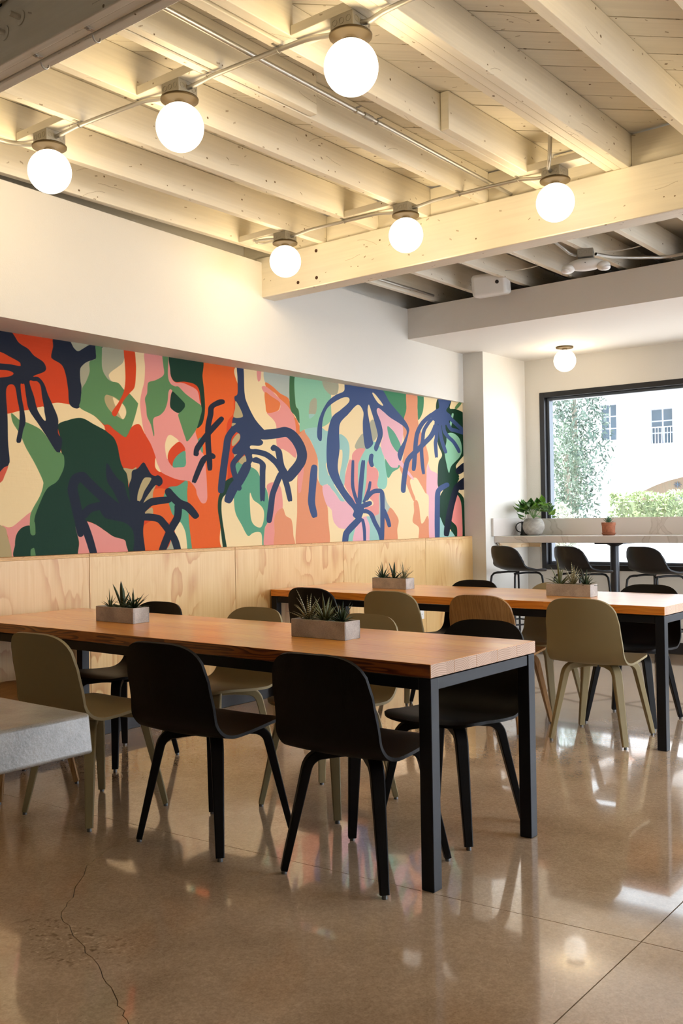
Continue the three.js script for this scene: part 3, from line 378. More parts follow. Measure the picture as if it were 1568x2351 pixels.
{
  const floor = setting('floor', 'polished brown concrete floor with saw-cut joints', 'floor');
  part('joint_base', lim(-5, 1.9, -0.2, -0.012, -8.7, 2.1), M.dark, floor);
  const j1 = (x) => -2.81 - 0.0787 * x, r = rng(5), J = -1.108, JT = -1.122;
  const key = [[-3.092, j1(-3.092)], [-3.005, -2.285], [-2.943, -2.16], [-2.755, -1.968], [-2.622, -1.823], [-2.431, -1.749], [-2.216, -1.667], [-2.042, -1.587], [-1.931, -1.532], [-1.78, -1.3], [-1.7, -0.6], [-1.75, 0.6], [-1.6, 2.05]];
  const crack = [key[0]]; for (let i = 1; i < key.length; i++) { const [a, b] = [key[i - 1], key[i]], n = i < 9 ? 5 : 2; for (let k = 1; k <= n; k++) { const t = k / n, q = k < n ? 0.014 : 0; crack.push([lerp(a[0], b[0], t) + (r() - 0.5) * q, lerp(a[1], b[1], t) + (r() - 0.5) * q]); } }
  const slab = (poly, m, d = 0.0019) => part('slab', uvPlan(slabGeo(inset(poly, d), 0, 0.06)), m, floor);
  slab([[-4.95, j1(-4.95)], ...crack, [-4.95, 2.05]], M.floorNear, 0.0011);
  slab([...crack.slice().reverse(), [J, j1(J)], [J + 0.06, 2.05]].map((p) => p), M.floorNear, 0.0013);
  slab([[J, j1(J)], [1.85, j1(1.85)], [1.85, 2.05], [J + 0.06, 2.05]], M.floorNear, 0.0022);
  slab([[-4.95, -8.6], [JT - 0.1, -8.6], [J, j1(J)], [-4.95, j1(-4.95)]], M.floor);
  slab([[JT - 0.1, -8.6], [1.85, -8.6], [1.85, j1(1.85)], [J, j1(J)]], M.floor);
}
function uvPlan(g) { g = g.index ? g.toNonIndexed() : g; const p = g.attributes.position, uv = new Float32Array(p.count * 2); for (let i = 0; i < p.count; i++) { uv[i * 2] = p.getX(i); uv[i * 2 + 1] = p.getZ(i); } g.setAttribute('uv', new THREE.BufferAttribute(uv, 2)); return g; }

// ------------------------------------------------------------ walls
const uvb = (g, a = 'x', u = 0, v = 0) => uvBox(g, a, u, v);
const xf = (z) => -4.43 + 0.0638 * (z + 3);
{
  const w = setting('wall_left', 'off-white wall with a recessed band for the mural', 'wall');
  part('recess_wall', uvb(lim(-5.0, -4.746, 0, 3.2, -8.75, 2.2), 'z'), M.wall, w);
  const uw = setting('trim_2', 'off-white plaster wall overhanging the mural', 'wall');
  part('upper_wall', uvb(slabGeo([[xf(-7.7), -7.7], [xf(2), 2], [-4.78, 2], [-4.78, -7.7]], 2.985, 2.985 - 2.284), 'z'), M.wall, uw);
  const c = setting('wall_column', 'off-white square pier between mural wall and window bay', 'pier');
  part('pier', uvb(lim(-4.78, -4.52, 0, 2.745, -8.55, -7.7), 'z'), M.wall, c);
  const f = setting('wall_front', 'off-white wall round the street windows', 'wall');
  const W1 = [-4.365, -1.5, 0.717, 2.41], W2 = [-0.9, 1.5, 0.3, 2.5];
  const fw = (n, ...a) => part(n, uvb(lim(...a, -8.72, -8.49), 'x'), M.wall, f);
  fw('wall_piece', -5, W1[0], 0, 3.2); fw('wall_piece', W1[0], W1[1], 0, W1[2]); fw('wall_piece', W1[0], W1[1], W1[3], 3.2);
  fw('wall_piece', W1[1], W2[0], 0, 3.2); fw('wall_piece', W2[0], W2[1], 0, W2[2]); fw('wall_piece', W2[0], W2[1], W2[3], 3.2); fw('wall_piece', W2[1], 2.0, 0, 3.2);
  const r = setting('wall_right', 'off-white wall with a wide shop window', 'wall');
  const rw = (y0, y1, z0, z1) => part('wall_piece', uvb(lim(1.8, 2.0, y0, y1, z0, z1), 'z'), M.wall, r);
  rw(0, 3.2, -8.49, -8.2); rw(0, 0.3, -8.2, -3.9); rw(2.5, 3.2, -8.2, -3.9); rw(0, 3.2, -3.9, 2.2);
  const b = setting('wall_back', 'off-white rear wall', 'wall');
  part('wall_piece', uvb(lim(-5, 2.0, 0, 3.2, 2.0, 2.2), 'x'), M.wall, b);

  // windows: outer frame, sash and pane
  const win = (name, label, x0, x1, y0, y1, mulls, alongZ) => {
    const g = setting(name, label, 'window'), a = 0.05, s = 0.028;
    const P = (u0, u1, v0, v1, d0, d1) => alongZ ? rlim(alongZ - d1, alongZ - d0, v0, v1, u0, u1, 0.004) : rlim(u0, u1, v0, v1, d0, d1, 0.004);
    const D = alongZ ? [-0.03, 0.1] : [-8.62, -8.482], E = alongZ ? [0.0, 0.07] : [-8.615, -8.535];
    for (const q of [[x0, x0 + a, y0, y1], [x1 - a, x1, y0, y1], [x0 + a, x1 - a, y0, y0 + a], [x0 + a, x1 - a, y1 - a, y1]]) part('window_frame', P(...q, ...D), M.frame, g);
    const X = [x0 + a, ...mulls, x1 - a];
    for (const m of mulls) part('mullion', P(m - 0.03, m + 0.03, y0 + a, y1 - a, ...D), M.frame, g);
    for (let i = 0; i + 1 < X.length; i++) {
      const l = X[i] + (i ? 0.03 : 0), r2 = X[i + 1] - (i + 2 < X.length ? 0.03 : 0), u = y0 + a, v = y1 - a;
      for (const q of [[l, l + s, u, v], [r2 - s, r2, u, v], [l + s, r2 - s, u, u + s], [l + s, r2 - s, v - s, v]]) part('sash', P(...q, ...E), M.sash, g);
      const mid = (E[0] + E[1]) / 2, pw = r2 - l - 2 * s, ph = v - u - 2 * s, pg = new THREE.PlaneGeometry(pw, ph); if (alongZ) pg.rotateY(-Math.PI / 2).translate(alongZ - mid, (u + v) / 2, (l + r2) / 2); else pg.translate((l + r2) / 2, (u + v) / 2, mid); part('pane', pg, M.glass, g);
    }
  };
  win('window_1', 'wide black-framed street window above and below the counter', ...W1, [-2.1], 0);
  win('window_2', 'black-framed street window right of the counter', ...W2, [0.3], 0);
  win('window_3', 'black-framed shop window in the side wall', -8.2, -3.9, 0.3, 2.5, [-6.75, -5.3], 1.9);
}
// plywood wainscot: panels with open seams, capped by a strip that shows its plies
{
  const g = setting('trim_1', 'clear-finished plywood wainscot under the mural', 'wainscot');
  const seams = [-7.7, -6.93, -5.811, -4.647, -3.465, -2.28, -1.1, 0.1, 1.3, 2.0];
  for (let i = 0; i + 1 < seams.length; i++) {
    const z0 = seams[i] + 0.0016, z1 = seams[i + 1] - 0.0016;
    part('plywood_panel', uvb(rlim(-4.70, -4.66, 0.13, 1.036, z0, z1, 0.0012), 'y', i * 0.77, i * 0.41 + 0.2), M.ply[i % 2], g);
    part('plywood_cap', uvb(rlim(-4.742, -4.6598, 1.0365, 1.0555, z0 + (i % 2) * 0.0, z1, 0.001), 'z', i * 0.3, 0), M.plyEdge, g);
  }
  part('wall_batten', lim(-4.745, -4.70, 0.13, 1.03, -7.7, 2.0), M.dark, g);
  const b = setting('baseboard_left', 'black rubber base along the plywood wall', 'baseboard');
  part('base_strip', rlim(-4.745, -4.648, 0, 0.132, -7.7, 2.0, 0.003), M.blackBase, b);
  const b2 = setting('baseboard_front', 'black rubber base under the street window', 'baseboard');
  part('base_strip', rlim(-4.52, 1.8, 0, 0.1, -8.49, -8.478, 0.003), M.blackBase, b2);
}
// ------------------------------------------------------------ ceiling: diagonal deck, joists, beams, blocking, soffit
const JR = [-4.41, -4.0, -3.58, -3.195, -2.80, -2.44, -1.555, -1.15, -0.75, -0.35, 0.05, 0.45, 0.85, 1.25, 1.65];
{
  const c = setting('ceiling', 'open ceiling of off-white painted joists and diagonal boards', 'ceiling');
  part('roof', lim(-5, 2.0, 3.226, 3.4, -8.72, 2.2), M.timber, c);
  const clip = (poly, a, b, cc) => { const out = []; for (let i = 0; i < poly.length; i++) { const p = poly[i], q = poly[(i + 1) % poly.length], dp = a * p[0] + b * p[1] - cc, dq = a * q[0] + b * q[1] - cc; if (dp <= 0) out.push(p); if (dp * dq < 0) { const t = dp / (dp - dq); out.push([lerp(p[0], q[0], t), lerp(p[1], q[1], t)]); } } return out; };
  const s = Math.SQRT1_2, bw = 0.142, r = rng(15);
  for (let k = -40; k < 40; k++) { // boards run along (1, -1); q = (x + z) / sqrt2 counts across them
    const q0 = k * bw, q1 = q0 + bw - 0.004 - r() * 0.004;
    let poly = [[-4.745, -7.2], [1.8, -7.2], [1.8, -0.7], [-4.745, -0.7]];
    poly = clip(clip(poly, s, s, q1), -s, -s, -q0); if (poly.length < 3) continue;
    const y = 3.2 + r() * 0.003, g = slabGeo(poly, y + 0.022, 0.022).rotateY(-Math.PI / 4);
    part('deck_board', uvb(g, 'x', k * 0.61, k * 0.23).rotateY(Math.PI / 4), M.timber, c);
  }
  const joist = (x0, x1, z0, z1, i, y0 = 3.02) => part('joist', uvb(rlim(x0, x1, y0, 3.199, z0, z1, 0.004), 'z', i * 0.83, i * 0.29), M.timber, c);
  JR.forEach((x, i) => joist(x - 0.045, x, -8.4, -0.6, i));
  joist(-2.438, -2.394, -4.83, -3.81, 31); joist(-2.42, -2.372, -2.71, -0.6, 33);
  joist(-2.795, -2.755, -3.3, -0.6, 37, 3.024);
  [[-2.085, -2.044, 3.024], [-2.042, -1.999, 3.02], [-1.997, -1.955, 3.016]].forEach(([a, b, y], i) => joist(a, b, -8.4, -0.6, 40 + i, y));
  // solid blocking over the far beam, light blocks that carry the lamps
  const E = [[-4.745, -4.455], ...[-4.41, -4.0, -3.58, -3.195, -2.80].map((x, i) => [x, [-4.045, -3.625, -3.24, -2.845, -2.485][i]]), [-2.394, -2.085], [-1.955, -1.6], [-1.555, -1.195], [-1.15, -0.795]];
  E.forEach(([a, b], i) => part('blocking', uvb(rlim(a + 0.001, b - 0.001, 3.021, 3.19, -4.905, -4.862, 0.003), 'x', i * 0.5, i * 0.17), M.timber, c));
  const lampBlocks = [[-4.0, -3.625, -2.646], [-3.195, -2.845, -2.698], [-2.372, -2.085, -2.742], [-4.41, -4.045, -4.524], [-3.58, -3.24, -4.569], [-2.44, -2.085, -4.611]];
  lampBlocks.forEach(([a, b, z], i) => part('lamp_block', uvb(rlim(a + 0.001, b - 0.001, 3.02, 3.058, z - 0.05, z + 0.05, 0.003), 'x', i * 0.4, i * 0.3), M.timber, c));
  // far beam with bolt holes, and the built-up beam nearest the camera
  const beam = part('beam', uvb(rlim(-4.60, 1.8, 2.745, 3.0195, -4.97, -4.83, 0.008, 2), 'x', 0.3, 0.1), M.timber, c);
  for (const [x, y] of [[-4.06, 2.975], [-4.06, 2.80], [-4.22, 2.795]]) part('bolt_hole', new THREE.CylinderGeometry(0.011, 0.011, 0.004, 16).rotateX(Math.PI / 2).translate(x, y, -4.8295), M.hole, beam);
  [[-1.92, -1.878, 2.745], [-1.876, -1.836, 2.750], [-1.834, -1.802, 2.745]].forEach(([a, b, y], i) => {
    const bm = part('beam', uvb(rlim(-4.35, 1.8, y, 3.0195, a, b, 0.005), 'x', 1.1 + i * 0.7, i * 0.3), M.timber, c);
    if (i === 2) for (const [x, yy] of [[-2.83, 2.842], [-2.74, 2.862], [-2.6, 2.9]]) { part('washer', new THREE.CylinderGeometry(0.024, 0.024, 0.004, 20).rotateX(Math.PI / 2).translate(x, yy, -1.8), M.timber, bm); part('bolt', rod([x, yy, -1.8], [x, yy, -1.762], 0.0085), M.timber, bm); }
  });
  for (const [x, z, y] of [[-4.0, -1.99, 3.13], [-3.58, -2.09, 3.14], [-3.195, -2.14, 3.13], [-2.80, -2.16, 3.14]]) part('drill_hole', new THREE.CylinderGeometry(0.013, 0.013, 0.004, 16).rotateZ(Math.PI / 2).translate(x + 0.0005, y - 0.02, z), M.hole, c);
  const so = setting('ceiling_soffit', 'lowered off-white plaster ceiling over the window bay', 'soffit');
  part('soffit_face', uvb(lim(-4.76, 1.8, 2.732, 2.988, -6.78, -6.735), 'x'), M.soffit, so);
  part('bay_ceiling', uvb(lim(-4.76, 1.8, 2.732, 2.76, -8.49, -6.78), 'x'), M.soffit, so);
}

// ------------------------------------------------------------ the mural (flat paint, shapes in wall millimetres: distance along the wall, height)
{
  const PAL = { cream: '#efdbb2', tan: '#b3a57e', grey: '#a9aa97', bluegrey: '#b0bcb8', navy: '#141c32', navy2: '#2a395f', blue: '#3a5083', redorange: '#d2430d', orange: '#e2631f', orange2: '#e07c45', coral: '#cf5a44', coral2: '#e98f8d', salmon: '#dd9472', pink: '#e39796', pinklilac: '#e5b2c4', green: '#5c8a5c', green2: '#3f8560', dgreen: '#0b3623', tealgreen: '#5aa086', teal: '#8cc5ab', teal2: '#92cbc0', lightblue: '#9ac8c8', olive: '#3c6a42' };
  const z0 = 2600, z1 = 7700, y0 = 1045, y1 = 2295, W = 2048, H = 1024;
  const cv = document.createElement('canvas'); cv.width = W; cv.height = H; const g = cv.getContext('2d');
  g.fillStyle = PAL.redorange; g.fillRect(0, 0, W, H);
  const X = (a) => (a - z0) / (z1 - z0) * W, Y = (b) => (1 - (b - y0) / (y1 - y0)) * H;
  for (const [c, ...q] of MURAL) {
    const n = q.length / 2, P = []; for (let i = 0; i < n; i++) P.push([X(q[2 * i]), Y(q[2 * i + 1])]);
    g.fillStyle = PAL[c]; g.beginPath(); g.moveTo(...P[0]);
    for (let i = 0; i < n; i++) { const a = P[(i + n - 1) % n], b = P[i], d = P[(i + 1) % n], e = P[(i + 2) % n]; g.bezierCurveTo(b[0] + (d[0] - a[0]) / 6, b[1] + (d[1] - a[1]) / 6, d[0] - (e[0] - b[0]) / 6, d[1] - (e[1] - b[1]) / 6, d[0], d[1]); }
    g.closePath(); g.fill();
  }
  const t = new THREE.CanvasTexture(cv); t.colorSpace = THREE.SRGBColorSpace; t.magFilter = THREE.LinearFilter;
  const brush = tex(512, 512, (u, v, o) => { const k = 128 + (fbm(u * 10, v * 70, 10, 70, 3) - 0.5) * 90 + (fbm(u * 60, v * 20, 60, 20, 3) - 0.5) * 90; o[0] = o[1] = o[2] = k; }, false, 1, 1);
  brush.repeat.set(6, 2);
  const m = phy({ map: t, bumpMap: brush, bumpScale: 0.0012, roughness: 0.5, specularIntensity: 0.2, color: col(0.84, 0.79, 0.7) });
  const geo = new THREE.BoxGeometry((z1 - z0) / 1000, (y1 - y0) / 1000, 0.004).rotateY(Math.PI / 2).translate(-4.743, (y0 + y1) / 2000, -(z0 + z1) / 2000);
  solo('mural', geo, m, 'long painted mural of abstract orange, green, pink and navy plant shapes above the plywood', 'mural');
}

// ------------------------------------------------------------ tables
function table(name, label, x0, x1, z0, z1, seed) {
  const t = thing(name, label, 'table', [(x0 + x1) / 2, 0, (z0 + z1) / 2]), L = x1 - x0, D = z1 - z0, r = rng(seed);
  const top = grp('tabletop', t), n = 5, bw = D / n;
  for (let i = 0; i < n; i++) {
    const za = -D / 2 + i * bw, g = uvb(rlim(-L / 2, L / 2, 0.705, 0.75, za + 0.0002, za + bw - 0.0002, 0.0007), 'x', r() * 3, r() * 2);
    const pl = part('plank', g, M.fir[(i + seed) % 4], top);
    const e = new THREE.BoxGeometry(0.001, 0.0435, bw - 0.002).translate(L / 2 + 0.0001, 0.7275, za + bw / 2);
    const uv = e.attributes.uv, p = e.attributes.position; for (let k = 0; k < p.count; k++) uv.setXY(k, -p.getZ(k) + D / 2 + seed * 0.2, p.getY(k) - 0.7);
    if (i === 0) top.userData.ends = [];
    top.userData.ends.push(e);
  }
  for (const sz of [-1, 1]) part('edge_face', uvb(box(L - 0.004, 0.0435, 0.001, 0, 0.7275, sz * (D / 2 + 0.0002)), 'x', seed * 0.4, 0), M.firEdge[seed - 1], top);
  top.userData.ends.forEach((e) => part('end_grain', e, M.firEnd, top)); delete top.userData.ends;
  const s = 0.05, y = 0.702, k = 0.025;
  for (const sx of [-1, 1]) for (const sz of [-1, 1]) {
    const X = sx * (L / 2 - s / 2 - 0.002), Z = sz * (D / 2 - s / 2 - 0.002);
    part('leg', rbox(s, y, s, 0.004, X, y / 2, Z, 2), M.blackSteel, t);
  }
  for (const sz of [-1, 1]) part('long_rail', rbox(L - 2 * s - 0.006, 0.04, s - 0.01, 0.003, 0, y - 0.022, sz * (D / 2 - s / 2 - 0.002)), M.blackSteel, t);
  for (const sx of [-1, 1]) part('end_rail', rbox(s - 0.008, 0.04, D - 2 * s - 0.006, 0.003, sx * (L / 2 - s / 2 - 0.002), y - 0.022, 0), M.blackSteel, t);
  return t;
}
table('dining_table', 'long fir plank table nearest the camera on a black steel frame', -4.63, -1.784, -3.397, -2.67, 1);
table('dining_table', 'long fir plank table nearer the street window on a black steel frame', -4.645, -1.867, -5.793, -4.975, 2);

// ------------------------------------------------------------ bent-ply chairs
function shellGeo(profile, widths, cross, thick, rt, rf, NU = 44, NV = 22) {
  const curve = new THREE.CatmullRomCurve3(profile.map(([z, y]) => V(0, y, z)), false, 'centripetal'), len = curve.getLength();
  const pick = (tab, s) => { for (let i = 1; i < tab.length; i++) if (s <= tab[i][0]) { const t = (s - tab[i - 1][0]) / (tab[i][0] - tab[i - 1][0]); return lerp(tab[i - 1][1], tab[i][1], t * t * (3 - 2 * t)); } return tab[tab.length - 1][1]; };
  const pos = [], uvs = [], idx = [];
  for (const side of [1, -1]) for (let i = 0; i <= NU; i++) for (let j = 0; j <= NV; j++) {
    const a = -1 + 2 * j / NV, v = Math.sign(a) * (1 - Math.pow(1 - Math.abs(a), 1.5)) , e = Math.pow(Math.abs(v), 3.2);
    const k = 1 - Math.pow(Math.max(0, 1 - e), 1 / 3.2), s0 = rt / len * k, s1 = 1 - rf / len * k, s = lerp(s0, s1, i / NU);
    const p = curve.getPointAt(s), T = curve.getTangentAt(s), N = V(0, -T.z, T.y); // N points to the sitter's side
    const w = pick(widths, s), c = pick(cross, s) * v * v;
    p.addScaledVector(N, c + side * thick / 2); pos.push(v * w, p.y, p.z); uvs.push(s * len, v * w);
  }
  const R = NV + 1, off = (NU + 1) * R, at = (s, i, j) => s * off + i * R + j;
  const quad = (a, b, c, d) => idx.push(a, b, c, a, c, d);
  for (let i = 0; i < NU; i++) for (let j = 0; j < NV; j++) { quad(at(0, i, j), at(0, i, j + 1), at(0, i + 1, j + 1), at(0, i + 1, j)); quad(at(1, i, j), at(1, i + 1, j), at(1, i + 1, j + 1), at(1, i, j + 1)); }
  for (let i = 0; i < NU; i++) { quad(at(0, i, 0), at(0, i + 1, 0), at(1, i + 1, 0), at(1, i, 0)); quad(at(0, i, NV), at(1, i, NV), at(1, i + 1, NV), at(0, i + 1, NV)); }
  for (let j = 0; j < NV; j++) { quad(at(0, 0, j), at(1, 0, j), at(1, 0, j + 1), at(0, 0, j + 1)); quad(at(0, NU, j), at(0, NU, j + 1), at(1, NU, j + 1), at(1, NU, j)); }
  let g = new THREE.BufferGeometry(); g.setAttribute('position', new THREE.Float32BufferAttribute(pos, 3)); g.setAttribute('uv', new THREE.Float32BufferAttribute(uvs, 2)); g.setIndex(idx);
  return toCreasedNormals(g, 0.7);
}
// a tapered rectangular bar swept along points in the vertical plane through direction (dx, dz)
function legGeo(path, dx, dz) {
  const pos = [], idx = [], n = path.length, cx = -dz, cz = dx;
  for (let i = 0; i < n; i++) {
    const [r, y, w, t] = path[i], a = path[Math.max(0, i - 1)], b = path[Math.min(n - 1, i + 1)]; let tr = b[0] - a[0], ty = b[1] - a[1]; const l = Math.hypot(tr, ty); tr /= l; ty /= l;
    const nr = -ty, ny = tr, h = 0.2;
    for (const [p, q] of [[1, 1 - h], [1 - h, 1], [h - 1, 1], [-1, 1 - h], [-1, h - 1], [h - 1, -1], [1 - h, -1], [1, h - 1]]) { const rr = r + nr * q * t / 2, yy = y + ny * q * t / 2, ww = p * w / 2; pos.push(dx * rr + cx * ww, yy, dz * rr + cz * ww); }
  }
  for (let i = 0; i + 1 < n; i++) for (let k = 0; k < 8; k++) { const a = i * 8 + k, b = i * 8 + (k + 1) % 8; idx.push(a, b, b + 8, a, b + 8, a + 8); }
  for (let k = 1; k < 7; k++) { idx.push(0, k + 1, k); idx.push((n - 1) * 8, (n - 1) * 8 + k, (n - 1) * 8 + k + 1); }
  const g = new THREE.BufferGeometry(); g.setAttribute('position', new THREE.Float32BufferAttribute(pos, 3)); g.setIndex(idx);
  const c = toCreasedNormals(g, 0.6); return uvBox(c, 'y');
}
const CHAIR_SHELL = shellGeo(
  [[0.318, 0.792], [0.292, 0.70], [0.268, 0.61], [0.250, 0.535], [0.232, 0.485], [0.198, 0.448], [0.145, 0.430], [0.07, 0.430], [-0.02, 0.438], [-0.10, 0.447], [-0.165, 0.449], [-0.205, 0.440]],
  [[0, 0.190], [0.2, 0.206], [0.42, 0.216], [0.6, 0.222], [0.85, 0.220], [1, 0.205]], [[0, 0.03], [0.3, 0.024], [0.42, 0.012], [0.55, 0.008], [1, 0.004]], 0.012, 0.15, 0.085);
const LEG_PATH = []; for (let i = 0; i <= 4; i++) LEG_PATH.push([0.03 + i * 0.03, 0.411 + 0.003 * Math.sin(i), 0.05, 0.03]);
for (let i = 1; i <= 7; i++) { const a = i / 7 * 1.37; LEG_PATH.push([0.15 + 0.062 * Math.sin(a), 0.411 - 0.062 * (1 - Math.cos(a)), 0.05 - i * 0.0004, 0.034]); }
for (let i = 1; i <= 5; i++) { const t = i / 5; LEG_PATH.push([lerp(0.2107, 0.295, t), lerp(0.3614, 0.012, t), lerp(0.047, 0.031, t), lerp(0.034, 0.023, t)]); }
const LEGS = [[1, 1], [-1, 1], [1, -1], [-1, -1]].map(([a, b]) => legGeo(LEG_PATH, a * Math.SQRT1_2, b * Math.SQRT1_2));
function makeChair(mat) {
  const o = new THREE.Group();
  part('seat_shell', CHAIR_SHELL, mat, o);
  part('seat_mount', CHAIR_MOUNT, mat, o);
  [[1, 1], [-1, 1], [1, -1], [-1, -1]].forEach(([a, b], i) => { const l = part('leg', LEGS[i], mat, o); part('glide', CHAIR_GLIDE.clone().translate(a * 0.2085, 0, b * 0.2085), M.glide, l); });
  return o;
}
const CHAIR_MOUNT = rbox(0.15, 0.016, 0.15, 0.005, 0, 0.424, 0.02), CHAIR_GLIDE = cyl(0.009, 0.01, 0.014, 0, 0.007, 0, 12);
const CH = { black: makeChair(M.chairBlack), olive: makeChair(M.chairOlive), oak: makeChair(M.chairOak) };
function chair(kind, x, z, turn, label) { const o = CH[kind].clone(); o.name = numbered('dining_chair'); o.position.set(x, 0, z); o.rotation.y = turn; scene.add(o); tag(o, label, 'chair', 'bent plywood chairs at the two long tables'); }
const PI = Math.PI;
chair('black', -2.111, -2.736, 0.06, 'black plywood chair nearest the camera, by the near table corner, back to the camera');
chair('black', -2.797, -2.66, 0.07, 'black plywood chair between the olive chair and the nearest black chair, back to the camera');
chair('olive', -3.468, -2.595, 0.05, 'olive plywood chair behind the grey concrete slab, back to the camera');
chair('oak', -4.095, -2.59, 0.03, 'brown wooden chair half hidden at the far left behind the concrete slab');
chair('black', -4.13, -3.25, PI + 0.03, 'black chair on the wall side of the near table, behind the first planter');
chair('olive', -3.42, -3.265, PI, 'olive chair across the near table, between its two planters');
chair('olive', -2.72, -3.263, PI + 0.02, 'olive chair across the near table, just behind the second planter');
chair('black', -2.122, -3.306, PI, 'black chair under the far side of the near table at its window-side end');
chair('black', -4.13, -5.07, 0.02, 'black chair at the plywood end of the far table, back to the camera');
chair('olive', -3.50, -5.07, 0.03, 'olive chair at the far table beside the wall outlet, back to the camera');
chair('oak', -2.872, -5.06, 0.05, 'orange oak chair with visible grain at the far table, back to the camera');
chair('olive', -2.276, -5.10, 0.04, 'olive chair at the right end of the far table, back to the camera');
chair('black', -3.52, -5.55, PI, 'black chair across the far table under its left planter side');
chair('olive', -2.90, -5.56, PI, 'olive chair across the far table, hidden behind the right planter');
chair('black', -2.31, -5.62, PI, 'black chair across the far table at its right corner');

// ------------------------------------------------------------ counter stools
{
  const shell = shellGeo([[0.205, 0.975], [0.190, 0.915], [0.165, 0.845], [0.125, 0.785], [0.06, 0.757], [-0.02, 0.752], [-0.10, 0.757], [-0.17, 0.755], [-0.215, 0.742]],
    [[0, 0.165], [0.25, 0.195], [0.5, 0.215], [0.8, 0.215], [1, 0.195]], [[0, 0.055], [0.3, 0.06], [0.5, 0.03], [0.75, 0.012], [1, 0.004]], 0.011, 0.12, 0.09);
  const stool = (x, z, turn, label) => {
    const t = thing('counter_stool', label, 'stool', [x, 0, z], turn, 'black counter stools at the street window');
    part('seat_shell', shell, M.stoolMetal, t);
    for (const a of [-1, 1]) part('seat_rail', tube([[a * 0.12, 0.733, -0.13], [a * 0.12, 0.738, 0], [a * 0.12, 0.733, 0.13]], 0.009, 8, 8), M.stoolMetal, t);
    for (const a of [-1, 1]) for (const b of [-1, 1]) { const l = part('leg', tube([[a * 0.11, 0.735, b * 0.09], [a * 0.135, 0.734, b * 0.13], [a * 0.152, 0.715, b * 0.15], [a * 0.158, 0.68, b * 0.157], [a * 0.185, 0.34, b * 0.185], [a * 0.212, 0.012, b * 0.212]], 0.0095, 26, 8), M.stoolMetal, t); part('glide', cyl(0.012, 0.013, 0.016, a * 0.212, 0.008, b * 0.212, 12), M.stoolMetal, l); }
    const k = 0.189, y = 0.30; for (const [p, q] of [[[-k, y, -k], [k, y, -k]], [[-k, y, k], [k, y, k]], [[-k, y, -k], [-k, y, k]], [[k, y, -k], [k, y, k]]]) part('footrest', rod(p, q, 0.0075, 8), M.stoolMetal, t);
  };
  stool(-4.19, -7.66, -0.36, 'black counter stool in the corner by the white pier, below the leafy pot');
  stool(-3.58, -7.66, -0.4, 'black counter stool beside the counter post, behind the right planter');
  stool(-2.94, -7.66, -0.38, 'black counter stool to the right of the counter post');
}

// ------------------------------------------------------------ window counter
{
  const t = thing('window_counter', 'pale veined stone counter along the street window on a dark steel post', 'counter', [0, 0, 0]);
  part('counter_top', uvb(rlim(-4.519, -1.6, 0.992, 1.05, -8.478, -7.85, 0.003), 'x'), M.quartz, t);
  part('backsplash', uvb(rlim(-4.495, -1.6, 1.05, 1.205, -8.478, -8.455, 0.002), 'x', 0.3, 0.2), M.quartz, t);
  part('side_splash', uvb(rlim(-4.519, -4.496, 1.05, 1.215, -8.478, -7.80, 0.002), 'z', 0.4, 0.1), M.quartz, t);
  part('wall_cleat', uvb(rlim(-4.519, -4.49, 0.935, 0.991, -8.478, -7.9, 0.002), 'z'), M.pine, t);
  part('wall_cleat', uvb(rlim(-4.489, -4.37, 0.935, 0.991, -8.489, -8.46, 0.002), 'x'), M.pine, t);
  part('brace', rod([-4.505, 0.99, -7.87], [-4.505, 0.90, -8.0], 0.008), M.zinc, t);
  const p = part('post', cyl(0.038, 0.042, 0.96, -3.47, 0.5, -8.1, 28), M.post, t);
  part('post_plate', rbox(0.26, 0.014, 0.26, 0.004, -3.47, 0.984, -8.1), M.post, p); part('post_collar', cyl(0.075, 0.04, 0.02, -3.47, 0.968, -8.1, 28), M.post, p);
  part('post_base', lathe([[0, 0.022], [0.05, 0.022], [0.2, 0.012], [0.21, 0.0], [0, 0]]).translate(-3.47, 0, -8.1), M.post, t);
}
// ------------------------------------------------------------ grey concrete slab table at the left
{
  const t = thing('concrete_table', 'thick rough grey concrete slab tabletop at the left edge', 'table', [0, 0, 0]);
  const s = new THREE.Shape([[-4.0, 1.527], [-2.062, 1.527], [-2.062, 0.72], [-4.0, 0.72]].map(([x, y]) => new THREE.Vector2(x, y)));
  const g = new RoundedBoxGeometry(1.94, 0.098, 0.82, 3, 0.009).translate(-3.03, 0.701, -1.117);
  const p = g.attributes.position; for (let i = 0; i < p.count; i++) { const k = (0.75 - p.getY(i)) / 0.098; if (p.getX(i) > -3) p.setX(i, p.getX(i) + 0.022 * k); if (p.getZ(i) < -1.117) p.setZ(i, p.getZ(i) + 0.006 * k); }
  g.computeVertexNormals();
  part('slab_top', uvb(g, 'x'), M.concrete, t);
  for (const x of [-3.75, -3.35]) part('leg', rbox(0.07, 0.652, 0.6, 0.004, x, 0.326, -1.02), M.blackSteel, t);
}

